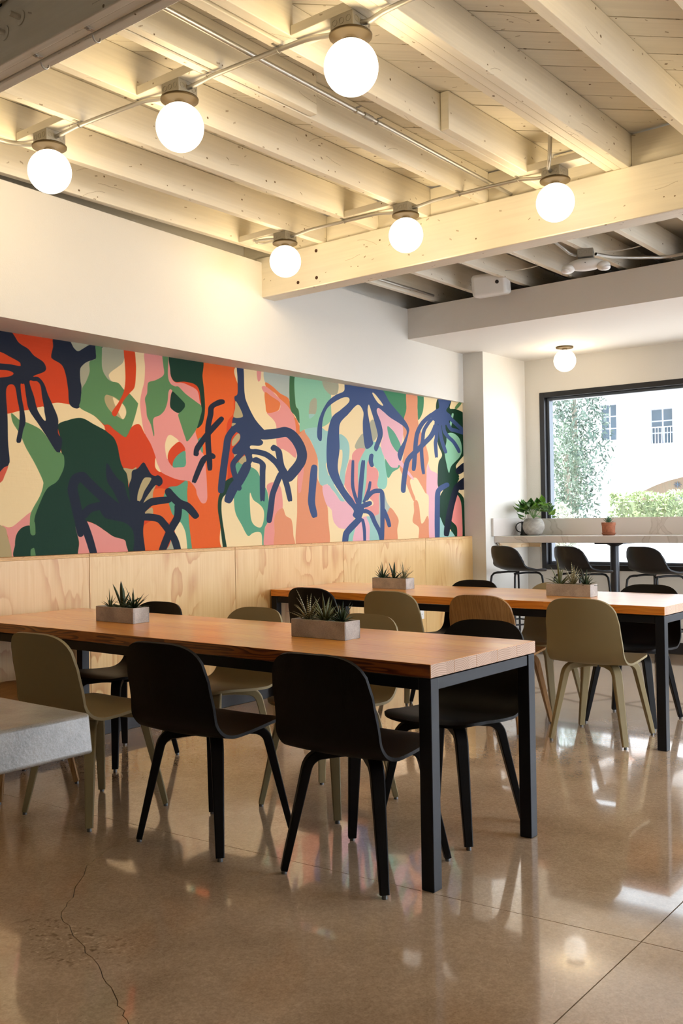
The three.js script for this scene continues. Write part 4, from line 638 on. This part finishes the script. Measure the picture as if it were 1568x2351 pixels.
// ------------------------------------------------------------ planters with succulents
// a fleshy leaf along +y, bending towards +z: a lens-shaped section that tapers to the tip
function leafGeo(len, wid, thk, bend, tip, n = 7) {
  const pos = [], uv = [], idx = [], m = 6;
  for (let i = 0; i <= n; i++) { const t = i / n, w = wid * Math.pow(Math.max(0, 1 - Math.pow(t, tip)), 0.8) * (0.8 + 0.2 * Math.sin(t * 3)), y = len * t, z = bend * len * t * t; for (let k = 0; k < m; k++) { const a = k / m * 2 * PI; pos.push(Math.cos(a) * w / 2 + 0.0001 * (i === n), y, z + Math.sin(a) * thk / 2 * (w / wid + 0.05)); uv.push(k / m, t); } }
  for (let i = 0; i < n; i++) for (let k = 0; k < m; k++) { const a = i * m + k, b = i * m + (k + 1) % m; idx.push(a, a + m, b + m, a, b + m, b); }
  const g = new THREE.BufferGeometry(); g.setAttribute('position', new THREE.Float32BufferAttribute(pos, 3)); g.setAttribute('uv', new THREE.Float32BufferAttribute(uv, 2)); g.setIndex(idx); g.computeVertexNormals(); return g;
}
const LEAF = { spike: [leafGeo(0.105, 0.0125, 0.006, 0.16, 1.25), leafGeo(0.085, 0.0115, 0.006, 0.32, 1.25)], paddle: [leafGeo(0.14, 0.022, 0.012, 0.08, 5), leafGeo(0.08, 0.018, 0.010, 0.25, 4)], blade: [leafGeo(0.13, 0.017, 0.008, 0.1, 1.8), leafGeo(0.105, 0.016, 0.008, 0.26, 1.6)] };
function succulent(parent, x, z, kind, mat, n, spread, size, seed) {
  const g = grp('succulent', parent), r = rng(seed); g.position.set(x, 0.058, z);
  for (let i = 0; i < n; i++) { const ring = i / n, l = part('leaf', LEAF[kind][i % 2], mat, g), tilt = 0.08 + spread * ring + (r() - 0.5) * 0.2, s = size * (0.75 + 0.45 * r()) * (1.1 - 0.35 * ring); l.rotation.set(0, i * 2.4 + r(), 0); l.rotateX(tilt); l.scale.set(size, s, size); l.position.set(Math.sin(l.rotation.y) * 0.004, 0, Math.cos(i) * 0.003); }
}
function planter(x, z, label, plants, seed) {
  const t = thing('planter_box', label, 'planter', [x, 0.75, z], 0, 'concrete succulent planters on the tables'), L = 0.285, D = 0.1, H = 0.074, w = 0.009;
  part('box', uvb(merge([rbox(L, H, w, 0.0025, 0, H / 2, D / 2 - w / 2), rbox(L, H, w, 0.0025, 0, H / 2, -D / 2 + w / 2), rbox(w, H, D - 0.004, 0.0025, L / 2 - w / 2, H / 2, 0), rbox(w, H, D - 0.004, 0.0025, -L / 2 + w / 2, H / 2, 0), box(L - 0.01, 0.008, D - 0.01, 0, 0.0045, 0)]), 'x', seed * 0.3, seed * 0.1), M.planter, t);
  part('soil', box(L - 2 * w, 0.05, D - 2 * w, 0, 0.034, 0), M.soil, t);
  plants.forEach((p, i) => succulent(t, ...p, seed * 10 + i));
}
planter(-3.82, -3.03, 'small concrete planter of succulents at the mural end of the near table', [[-0.085, 0.005, 'spike', M.leafOlive, 16, 1.15, 0.8], [0.005, 0.0, 'paddle', M.leafDark, 9, 1.25, 0.95], [0.088, 0.0, 'spike', M.leafDark, 34, 1.2, 1.05]], 1);
planter(-2.557, -3.06, 'small concrete planter of striped and green succulents at the middle of the near table', [[-0.085, 0.005, 'spike', M.leafZebra, 22, 0.95, 1.15], [0.0, 0.0, 'blade', M.leafOlive, 18, 1.0, 0.95], [0.085, 0.0, 'blade', M.leafDark, 30, 1.15, 0.72]], 2);
planter(-3.92, -5.425, 'small concrete planter with three spiky succulents at the mural end of the far table', [[-0.085, 0, 'blade', M.leafDark, 22, 1.3, 0.8], [0.01, 0, 'paddle', M.leafDark, 12, 1.3, 0.75], [0.09, 0, 'spike', M.leafZebra, 18, 0.6, 1.05]], 3);
planter(-2.585, -5.395, 'small concrete planter with long-leaved succulents at the window end of the far table', [[-0.075, 0, 'blade', M.leafOlive, 10, 1.05, 1.15], [0.01, 0, 'spike', M.leafZebra, 18, 0.55, 1.2], [0.09, 0, 'blade', M.leafDark, 20, 1.2, 0.8]], 4);

// ------------------------------------------------------------ things on the counter
{
  const t = thing('potted_pothos', 'leafy green trailing pothos in a round grey stone pot on the counter corner', 'plant', [-4.3, 1.05, -8.2]);
  part('pot', lathe([[0, 0], [0.05, 0.0], [0.078, 0.02], [0.098, 0.06], [0.101, 0.09], [0.092, 0.128], [0.072, 0.155], [0.062, 0.157], [0.064, 0.15], [0, 0.15]], 40), M.potStone, t);
  part('soil', cyl(0.061, 0.061, 0.012, 0, 0.152, 0), M.soil, t);
  const sh = new THREE.Shape(); sh.moveTo(0, 0); sh.bezierCurveTo(0.02, -0.014, 0.04, 0.004, 0.032, 0.034); sh.bezierCurveTo(0.026, 0.056, 0.008, 0.068, 0, 0.082); sh.bezierCurveTo(-0.008, 0.068, -0.026, 0.056, -0.032, 0.034); sh.bezierCurveTo(-0.04, 0.004, -0.02, -0.014, 0, 0);
  const lf = new THREE.ExtrudeGeometry(sh, { depth: 0.0008, bevelEnabled: false, curveSegments: 8 }); { const p = lf.attributes.position; for (let i = 0; i < p.count; i++) { const x = p.getX(i), y = p.getY(i); p.setZ(i, p.getZ(i) + Math.abs(x) * 0.35 - y * y * 3.2); } lf.computeVertexNormals(); }
  const r = rng(42), fol = grp('foliage', t);
  for (let i = 0; i < 13; i++) {
    const a = i / 13 * 2 * PI + r() * 0.3, reach = 0.09 + r() * 0.1 + (i % 4 === 0 ? 0.06 : 0), hgt = 0.06 + r() * 0.085, dr = i % 3 === 0 ? -0.05 - r() * 0.05 : 0.0;
    const pts = [[0, 0.155, 0], [Math.cos(a) * reach * 0.5, 0.17 + hgt, Math.sin(a) * reach * 0.4], [Math.cos(a) * reach, 0.16 + hgt * 0.7 + dr, Math.sin(a) * reach * 0.75]];
    part('stem', tube(pts, 0.0022, 12, 5), M.vine, fol);
    const c = new THREE.CatmullRomCurve3(pts.map((p) => V(...p)));
    for (let k = 0; k < 6; k++) { const q = c.getPoint(0.3 + 0.7 * (k + r() * 0.6) / 6), l = part('leaf', lf, r() < 0.24 || (Math.cos(a) > 0.75 && r() < 0.5) ? M.pothos2 : M.pothos, fol); l.position.copy(q).add(V((r() - 0.5) * 0.03, (r() - 0.2) * 0.025, (r() - 0.5) * 0.03)); l.rotation.set(0.9 + r() * 1.1, 0, 0); l.rotation.order = 'YXZ'; l.rotation.y = -a + PI / 2 + (r() - 0.5) * 1.6; l.rotation.z = (r() - 0.5) * 0.8; const s = 0.72 + r() * 0.55; l.scale.set(s, s, s); }
  }
}
{
  const t = thing('black_pitcher', 'small black pitcher with a round handle behind the stone pot', 'pitcher', [-4.405, 1.05, -8.24], 0.6);
  part('body', lathe([[0, 0], [0.05, 0], [0.052, 0.006], [0.044, 0.03], [0.04, 0.1], [0.043, 0.13], [0.038, 0.13], [0.036, 0.03], [0, 0.02]]), M.stoolMetal, t);
  part('handle', new THREE.TorusGeometry(0.045, 0.005, 8, 24).translate(-0.045, 0.075, 0), M.stoolMetal, t);
}
{
  const t = thing('terracotta_pot', 'small terracotta pot with a spiky aloe on the counter', 'plant', [-3.565, 1.05, -8.2]);
  part('saucer', lathe([[0, 0], [0.05, 0], [0.06, 0.016], [0.062, 0.022], [0.056, 0.022], [0.05, 0.01], [0, 0.01]]), M.terra, t);
  part('pot', lathe([[0, 0.011], [0.052, 0.011], [0.056, 0.03], [0.058, 0.085], [0.061, 0.09], [0.062, 0.112], [0.056, 0.113], [0.054, 0.1], [0, 0.098]]), M.terra, t);
  const g = grp('aloe', t), r = rng(8); const gm = std({ color: col(0.06, 0.14, 0.07), roughness: 0.5 });
  for (let i = 0; i < 22; i++) { const l = part('leaf', LEAF.blade[i % 2], gm, g); l.position.set(0, 0.098, 0); l.rotation.y = i * 2.4; l.rotateX(0.1 + 0.75 * i / 22); const s = 0.72 - 0.2 * i / 22; l.scale.set(0.85, s, 0.85); }
}
// ------------------------------------------------------------ globe lamps
const GLOBE = new THREE.SphereGeometry(0.098, 40, 28), PLATE = lathe([[0, 0.012], [0.074, 0.012], [0.078, 0.008], [0.077, 0.0], [0.03, -0.004], [0.022, -0.006], [0.022, -0.03], [0, -0.03]], 40);
const BOXG = merge([rbox(0.104, 0.055, 0.104, 0.004), ...[-1, 1].flatMap((s) => [-0.031, 0, 0.031].flatMap((q) => [new THREE.TorusGeometry(0.0105, 0.0011, 6, 20).translate(q, 0.002, s * 0.0523), new THREE.TorusGeometry(0.0105, 0.0011, 6, 20).rotateY(PI / 2).translate(s * 0.0523, 0.002, q)]))]);
function lamp(x, y, z, boxed, label, topY) {
  const t = thing('globe_lamp', label, 'lamp', [x, y, z], 0, 'white globe ceiling lamps');
  part('globe', GLOBE, M.globe, t);
  part('canopy', PLATE.clone().translate(0, boxed ? 0.108 : topY - y - 0.013, 0), M.bronze, t);
  if (boxed) { part('box_gap', cyl(0.062, 0.062, 0.006, 0, 0.1225, 0), M.blackBase, t); part('junction_box', BOXG.clone().translate(0, 0.1475, 0), M.zinc, t); }
  const p = new THREE.PointLight(LAMP_COLOR, LAMP_I * (boxed ? 1 : 0.7)); p.name = t.name + '_glow'; p.castShadow = true; p.shadow.radius = 4.6; p.shadow.mapSize.set(1024, 1024); t.add(p);
}
const LY = 2.845;
lamp(-3.81, LY, -2.646, true, 'lit white globe lamp at the far left, above the mural');
lamp(-2.985, LY, -2.698, true, 'lit white globe lamp in the middle of the near row');
lamp(-2.128, LY, -2.742, true, 'largest lit white globe lamp, at the top of the picture');
lamp(-4.056, LY, -4.524, true, 'lit white globe lamp at the wall end of the row before the cross beam');
lamp(-3.17, LY, -4.569, true, 'lit white globe lamp in the middle of the row before the cross beam');
lamp(-2.261, LY, -4.611, true, 'lit white globe lamp at the right of the row before the cross beam');
lamp(-0.98, LY, -2.786, true, 'lit white globe lamp over the aisle, next beyond the triple joist');
lamp(-0.12, LY, -2.83, true, 'lit white globe lamp over the aisle, nearest the side shop window');
lamp(-0.95, LY, -4.65, true, 'lit white globe lamp over the aisle, in front of the cross beam');
lamp(-3.862, 2.607, -8.007, false, 'small lit white globe lamp on the bay ceiling above the street window', 2.732);

// ------------------------------------------------------------ conduit
{
  const strap = (p, x, y, z, ax) => part('strap', merge([new THREE.TorusGeometry(0.012, 0.0022, 6, 16, PI).rotateZ(PI).rotateY(ax === 'x' ? PI / 2 : 0).translate(x, y, z), ax === 'x' ? box(0.012, 0.002, 0.03, x, y + 0.011, z + 0.02) : box(0.03, 0.002, 0.012, x + 0.02, y + 0.011, z)]), M.zinc, p);
  const run = (label, pts, straps = [], ax = 'x', r = 0.0098) => { const t = thing('conduit', label, 'conduit', [0, 0, 0], 0, 'bare metal conduits under the ceiling'); part('pipe', tube(pts, r, 70, 10), M.emt, t); for (const s of straps) strap(t, ...s, ax); return t; };
  const row = (a, b, za, zb, label, st) => run(label, [[a + 0.053, 2.992, za], [a + 0.10, 2.993, za], [a + 0.2, 3.006, lerp(za, zb, 0.25)], [lerp(a, b, 0.5), 3.008, lerp(za, zb, 0.5)], [b - 0.2, 3.006, lerp(za, zb, 0.75)], [b - 0.10, 2.993, zb], [b - 0.053, 2.992, zb]], st.map((x) => [x, 3.008, lerp(za, zb, (x - a) / (b - a))]));
  row(-3.81, -2.985, -2.646, -2.698, 'bare metal conduit between the left and middle lamps of the near row', [-3.6]);
  row(-2.985, -2.128, -2.698, -2.742, 'bare metal conduit between the middle lamp and the largest lamp', [-2.82, -2.46]);
  row(-4.056, -3.17, -4.524, -4.569, 'bare metal conduit between the wall lamp and the middle lamp by the cross beam', [-3.6]);
  row(-3.17, -2.261, -4.569, -4.611, 'bare metal conduit between the middle and right lamps by the cross beam', [-2.82, -2.465]);
  run('bare metal conduit curving up to the left from the leftmost lamp', [[-3.863, 2.992, -2.646], [-3.91, 2.994, -2.645], [-3.98, 3.005, -2.62], [-4.02, 3.008, -2.55], [-4.03, 3.008, -2.4], [-4.03, 3.008, -2.0]]);
  run('bare metal conduit from the largest lamp over to the triple joist', [[-2.075, 2.99, -2.742], [-2.04, 2.985, -2.742], [-1.98, 2.996, -2.742], [-1.9, 3.0, -2.742], [-1.7, 3.006, -2.742]], [], 'x', 0.0105);
  run('bare metal conduit bending up into the ceiling above the right lamp by the cross beam', [[-2.261, 2.995, -4.563], [-2.255, 3.0, -4.53], [-2.235, 3.03, -4.50], [-2.225, 3.1, -4.49], [-2.22, 3.195, -4.485]], [], 'x', 0.0105);
  run('loop of metal cable beside the wall lamp by the cross beam', [[-4.109, 2.995, -4.51], [-4.18, 3.0, -4.49], [-4.27, 3.008, -4.49], [-4.3, 3.008, -4.53], [-4.27, 3.008, -4.56], [-4.18, 3.0, -4.55], [-4.109, 2.99, -4.54]], [], 'x', 0.007);
  const lz = run('long straight metal conduit crossing under the joists towards the cross beam', [[-2.586, 3.036, -1.95], [-2.604, 3.036, -2.7], [-2.625, 3.036, -3.7], [-2.642, 3.036, -4.4], [-2.652, 3.036, -4.858]], [[-2.618, 3.036, -3.4], [-2.622, 3.036, -3.56]], 'z', 0.0105);
  part('coupling', rod([-2.619, 3.036, -3.46], [-2.6205, 3.036, -3.52], 0.0135, 14), M.zinc, lz);
  const nb = run('thick metal conduit along the face of the beam at the top left corner', [[-3.4, 2.937, -1.785], [-2.9, 2.945, -1.785], [-2.6, 2.95, -1.785], [-1.0, 2.96, -1.785]], [], 'x', 0.0125);
  part('coupling', rod([-2.90, 2.945, -1.785], [-2.845, 2.946, -1.785], 0.019, 16), M.blackSteel, nb);
  // empty conduit hooks under the near beam
  for (const [x, label] of [[-2.71, 'empty metal conduit hook at the far left under the near beam'], [-2.44, 'empty metal conduit hook further right under the near beam']]) { const h = solo('conduit_hook', merge([new THREE.TorusGeometry(0.014, 0.003, 8, 18, PI * 1.1).rotateZ(PI * 0.95).rotateY(PI / 2).translate(0, -0.018, 0), box(0.016, 0.003, 0.028, 0, -0.0015, 0.026), cyl(0.006, 0.006, 0.005, 0, -0.004, 0.03, 8)]), M.emt, label, 'hook', 'conduit hooks'); h.position.set(x, 2.744, -1.87); }
}
// ------------------------------------------------------------ behind the cross beam: speaker, emergency light, cables
{
  const t = thing('wall_speaker', 'white loudspeaker hanging between the joists behind the cross beam', 'speaker', [-3.73, 2.995, -6.5], 0);
  const b = rbox(0.27, 0.17, 0.16, 0.03, 0, 0, 0, 4); b.rotateY(0.25); b.rotateX(0.15);
  part('cabinet', b, M.white, t); part('port', new THREE.CylinderGeometry(0.014, 0.014, 0.01, 20).rotateX(PI / 2).rotateY(0.25).rotateX(0.15).translate(0.085, 0.0, 0.06), M.blackBase, t); part('bracket', box(0.03, 0.13, 0.03, 0, 0.135, -0.02), M.white, t);
}
{
  const t = thing('emergency_light', 'white twin-head emergency light hanging from a junction box behind the cross beam', 'emergency light', [-2.80, 2.918, -6.15], 0.35);
  const b = new THREE.SphereGeometry(1, 32, 20).scale(0.125, 0.042, 0.06); part('body', b, M.white, t);
  for (const s of [-1, 1]) { const h = part('lamp_head', new THREE.SphereGeometry(1, 24, 16).scale(0.045, 0.032, 0.045).translate(s * 0.115, -0.022, 0.015), M.white, t); part('head_lens', new THREE.SphereGeometry(1, 24, 12).scale(0.034, 0.02, 0.034).translate(s * 0.128, -0.037, 0.024), M.lens, h); }
  part('test_button', cyl(0.004, 0.004, 0.004, 0, 0.0, 0.06, 10).rotateX(0), M.blackBase, t);
  part('junction_box', BOXG.clone().translate(0, 0.0725, -0.01), M.zinc, t);
  const c = thing('conduit', 'metal conduit leading right from the emergency light along the soffit', 'conduit', [0, 0, 0], 0, 'bare metal conduits under the ceiling');
  part('pipe', tube([[-2.742, 2.985, -6.18], [-2.69, 2.985, -6.32], [-2.60, 2.998, -6.5], [-2.48, 3.005, -6.62], [-2.2, 3.005, -6.66], [1.7, 3.005, -6.66]], 0.011, 60, 10), M.emt, c);
  const c2 = thing('conduit', 'metal conduit dropping to the emergency light box from behind the cross beam', 'conduit', [0, 0, 0], 0, 'bare metal conduits under the ceiling');
  part('pipe', tube([[-2.858, 2.99, -6.13], [-2.885, 2.995, -6.09], [-2.905, 3.03, -5.98], [-2.92, 3.1, -5.6], [-2.92, 3.15, -5.0]], 0.0105, 40, 10), M.emt, c2);
  const c3 = thing('conduit', 'straight metal conduit along a joist behind the cross beam by the wall', 'conduit', [0, 0, 0], 0, 'bare metal conduits under the ceiling');
  part('pipe', rod([-4.385, 3.05, -5.05], [-4.385, 3.05, -6.7], 0.011), M.emt, c3);
  for (const [x, label] of [[-3.58, 'thin white cable between joists left of the emergency light'], [-2.80, 'thin white cable between joists right of the emergency light']]) solo('cable', tube([[x + 0.003, 3.07, -6.45], [x + 0.1, 3.055, -6.45], [x + 0.22, 3.06, -6.47], [x + 0.34, 3.085, -6.5]], 0.004, 24, 6), M.white, label, 'cable', 'thin white cables above the soffit');
}
// ------------------------------------------------------------ outlet on the plywood
{
  const t = thing('wall_outlet', 'white double power outlet on the plywood wall under the far table', 'outlet', [-4.6598, 0.43, -6.85]);
  part('cover_plate', rbox(0.006, 0.115, 0.07, 0.002, 0.003, 0, 0), M.white, t);
  for (const s of [-1, 1]) { const f = part('socket', rbox(0.003, 0.034, 0.033, 0.001, 0.007, s * 0.02, 0), M.white, t); for (const q of [-0.006, 0.006]) part('slot', box(0.001, 0.009, 0.0022, 0.0088, s * 0.02 + 0.004, q), M.blackBase, f); }
}

// ------------------------------------------------------------ outside the window
{
  const ground = setting('ground', 'pale street and pavement outside', 'ground');
  part('street', lim(-60, 60, -0.35, -0.15, -60, 30), std({ color: col(0.15, 0.15, 0.155), roughness: 0.95 }), ground);
  part('pavement', lim(-40, 14, -0.15, -0.04, -12.5, -8.75), std({ color: col(0.17, 0.168, 0.165), roughness: 0.9, bumpMap: plaster, bumpScale: 0.001 }), ground);
  const stucco = std({ color: col(0.8, 0.8, 0.79), roughness: 0.9 }), paneM = std({ color: col(0.07, 0.1, 0.13), roughness: 0.08 }), muntin = std({ color: col(0.42, 0.44, 0.5), roughness: 0.5 }), iron = std({ color: col(0.62, 0.66, 0.72), roughness: 0.5 });
  const b = thing('stucco_house', 'white two-storey stucco house across the street with small windows and an arch', 'building', [0, 0, -40]);
  const s = new THREE.Shape([[-18.6, -0.15], [4, -0.15], [4, 9], [-18.6, 9]].map((p) => new THREE.Vector2(...p)));
  const wins = [[-17.75, -16.95, 4.43, 5.99, 0], [-15.53, -14.53, 4.11, 5.62, 1], [-11.5, -10.5, 4.3, 5.8, 0], [-7.5, -6.5, 4.3, 5.8, 0]];
  for (const [x0, x1, y0, y1] of wins) s.holes.push(new THREE.Path([[x0, y0], [x0, y1], [x1, y1], [x1, y0]].map((p) => new THREE.Vector2(...p))));
  const arch = new THREE.Path(); arch.moveTo(-16.2, 0); arch.lineTo(-16.2, 2.05); arch.quadraticCurveTo(-15.0, 2.72, -13.4, 2.82); arch.quadraticCurveTo(-11.8, 2.72, -10.6, 2.05); arch.lineTo(-10.6, 0); s.holes.push(arch);
  part('facade', new THREE.ExtrudeGeometry(s, { depth: 0.35, bevelEnabled: false, curveSegments: 16 }).translate(0, 0, -0.35), stucco, b);
  part('side_wall', lim(-18.6, -18.3, -0.15, 9, -8, -0.35), stucco, b); part('roof', lim(-19, 4.4, 9, 9.3, -8.4, 0.4), std({ color: col(0.4, 0.2, 0.13), roughness: 0.9 }), b); part('rear_wall', lim(-18.6, 4, -0.15, 9, -8.2, -8), stucco, b); part('end_wall', lim(3.7, 4, -0.15, 9, -8, -0.35), stucco, b);
  const door = part('garage_door', lim(-16.3, -10.5, -0.15, 2.95, -0.34, -0.26), std({ color: col(0.2, 0.155, 0.105), roughness: 0.8 }), b);
  { const st = []; for (let k = 0; k < 8; k++) st.push(rod([-14.45, 2.42, -0.24], [-14.45 + Math.cos(k * PI / 4) * 0.16, 2.42 + Math.sin(k * PI / 4) * 0.13, -0.24], 0.018, 6)); part('star_ornament', merge(st), paneM, door); }
  part('door_rail', lim(-15.3, -11.6, 1.78, 1.92, -0.26, -0.2), paneM, door);
  wins.forEach(([x0, x1, y0, y1, rail]) => {
    const w = part('window', lim(x0 - 0.02, x1 + 0.02, y0 - 0.02, y1 + 0.02, -0.3, -0.24), muntin, b);
    const nx = 2, ny = 3, dx = (x1 - x0) / nx, dy = (y1 - y0) / ny;
    for (let i = 0; i < nx; i++) for (let j = 0; j < ny; j++) part('pane', lim(x0 + i * dx + 0.05, x0 + (i + 1) * dx - 0.03, y0 + j * dy + 0.03, y0 + (j + 1) * dy - 0.03, -0.24, -0.225), paneM, w);
    if (rail) { const r = part('railing', merge([rod([x0 - 0.1, y0 + 0.72, 0.1], [x1 + 0.1, y0 + 0.72, 0.1], 0.025, 6), rod([x0 - 0.1, y0 + 0.02, 0.1], [x1 + 0.1, y0 + 0.02, 0.1], 0.025, 6)]), iron, b); for (let k = 0; k <= 9; k++) part('baluster', rod([lerp(x0 - 0.08, x1 + 0.08, k / 9), y0, 0.1], [lerp(x0 - 0.08, x1 + 0.08, k / 9), y0 + 0.72, 0.1], 0.014, 5), iron, r); for (const q of [x0 - 0.08, x1 + 0.08]) part('rail_stay', rod([q, y0 + 0.7, 0.1], [q, y0 + 0.7, -0.02], 0.014, 5), iron, r); }
  });
  // leaf clouds
  const leafS = new THREE.Shape(); leafS.moveTo(0, -0.5); leafS.quadraticCurveTo(0.32, 0, 0, 0.5); leafS.quadraticCurveTo(-0.32, 0, 0, -0.5);
  const lg = new THREE.ShapeGeometry(leafS, 3);
  const fol = (parent, n, size, seed, c, sample) => {
    const m = std({ color: new THREE.Color(1, 1, 1), roughness: 0.7, side: THREE.DoubleSide }), im = new THREE.InstancedMesh(lg, m, n), r = rng(seed), mt = new THREE.Matrix4(), q = new THREE.Quaternion(), e = new THREE.Euler(), cc = new THREE.Color();
    for (let i = 0; i < n; i++) { const [x, y, z] = sample(r); e.set(r() * 6.3, r() * 6.3, r() * 6.3); q.setFromEuler(e); const k = size * (0.6 + 0.8 * r()); mt.compose(V(x, y, z), q, V(k, k, k)); im.setMatrixAt(i, mt); const f = 0.7 + 0.6 * r(); cc.setRGB(c[0] * f, c[1] * f, c[2] * f); im.setColorAt(i, cc); }
    im.name = 'foliage'; im.castShadow = im.receiveShadow = true; im.userData = { kind: 'stuff' }; parent.add(im); return im;
  };
  const bark = std({ color: col(0.3, 0.26, 0.21), roughness: 0.9 });
  const tree = (label, x, z, h, rx, y0, n, size, c, seed) => {
    const t = thing('tree', label, 'tree', [x, -0.15, z], 0, 'trees across the street');
    part('trunk', tube([[0, 0, 0], [0.05, h * 0.4, 0.03], [-0.04, h * 0.75, 0]], 0.09, 10, 7), bark, t);
    fol(t, n, size, seed, c, (r) => { let a, b, d; do { a = r() * 2 - 1; b = r() * 2 - 1; d = r() * 2 - 1; } while (a * a + b * b + d * d > 1); const k = 1 - 0.35 * Math.sin(a * 9 + b * 7); return [a * rx * k, y0 + (b + 1) / 2 * (h - y0), d * rx * k]; });
  };
  tree('tall pale green tree left of the white house across the street', -13.0, -27.5, 7.6, 1.0, 0.6, 5200, 0.16, [0.11, 0.16, 0.13], 3);
  tree('slim bushy tree at the corner of the white house', -12.15, -25.2, 4.1, 0.55, 0.3, 2600, 0.13, [0.13, 0.18, 0.13], 4);
  tree('low cream-flowering shrub in front of the trees', -11.1, -22.6, 1.75, 0.55, 0.0, 1700, 0.12, [0.36, 0.37, 0.3], 5);
  { const t = thing('tree', 'bare-branched tree whose pale limbs cross the upper right of the street window', 'tree', [-6.6, -0.15, -20], 0, 'trees across the street'); const pale = std({ color: col(0.72, 0.72, 0.76), roughness: 0.9 }); part('trunk', tube([[0, 0, 0], [0.1, 2, 0], [-0.3, 4, 0.1], [-1.0, 5.6, 0.1]], 0.13, 20, 7), pale, t); for (const p of [[[-0.3, 4, 0.1], [-0.9, 4.3, 0], [-1.7, 4.35, 0.1], [-2.6, 4.2, 0]], [[-0.1, 3.4, 0.1], [-0.8, 4.0, 0.1], [-1.3, 4.0, 0]], [[-0.6, 4.7, 0.1], [-1.6, 4.75, 0.1], [-2.3, 4.55, 0.2], [-3.2, 4.4, 0.1]]]) part('branch', tube(p, 0.035, 18, 6), pale, t); }
  solo('garden_wall', lim(-30, 4, -0.15, 0.52, -23.7, -23.45), stucco, 'low white garden wall under the hedge across the street', 'wall');
  const h = thing('hedge', 'clipped pale green hedge in front of the arch across the street', 'hedge', [0, -0.15, -24.5]);
  part('stems', lim(-10.2, -4.2, 0, 1.7, -0.35, 0.35), std({ color: col(0.25, 0.3, 0.18), roughness: 1 }), h);
  fol(h, 9000, 0.13, 6, [0.26, 0.32, 0.17], (r) => { const u = r(), x = -10.45 + 6.4 * r(), top = 1.9 + 0.06 * Math.sin(x * 7); return u < 0.62 ? [x, r() * top, 0.38 + r() * 0.1] : u < 0.92 ? [x, top - r() * 0.12, (r() - 0.5) * 0.9] : [-10.45 + r() * 0.2, r() * top, (r() - 0.5) * 0.9]; });
  // sunlit white building beside the shop: its bounce lights the side window
  const nb = thing('side_building', 'sunlit pale blue building across the side street', 'building', [13, 0, -10]);
  const cool = std({ color: col(0.76, 0.82, 0.9), roughness: 0.9 }); part('wall', lim(0, 4, -0.15, 9, -26, 12), cool, nb); part('parapet', lim(-0.15, 4.1, 9, 9.4, -26.1, 12.1), cool, nb);
}
renderer.render(scene, camera);
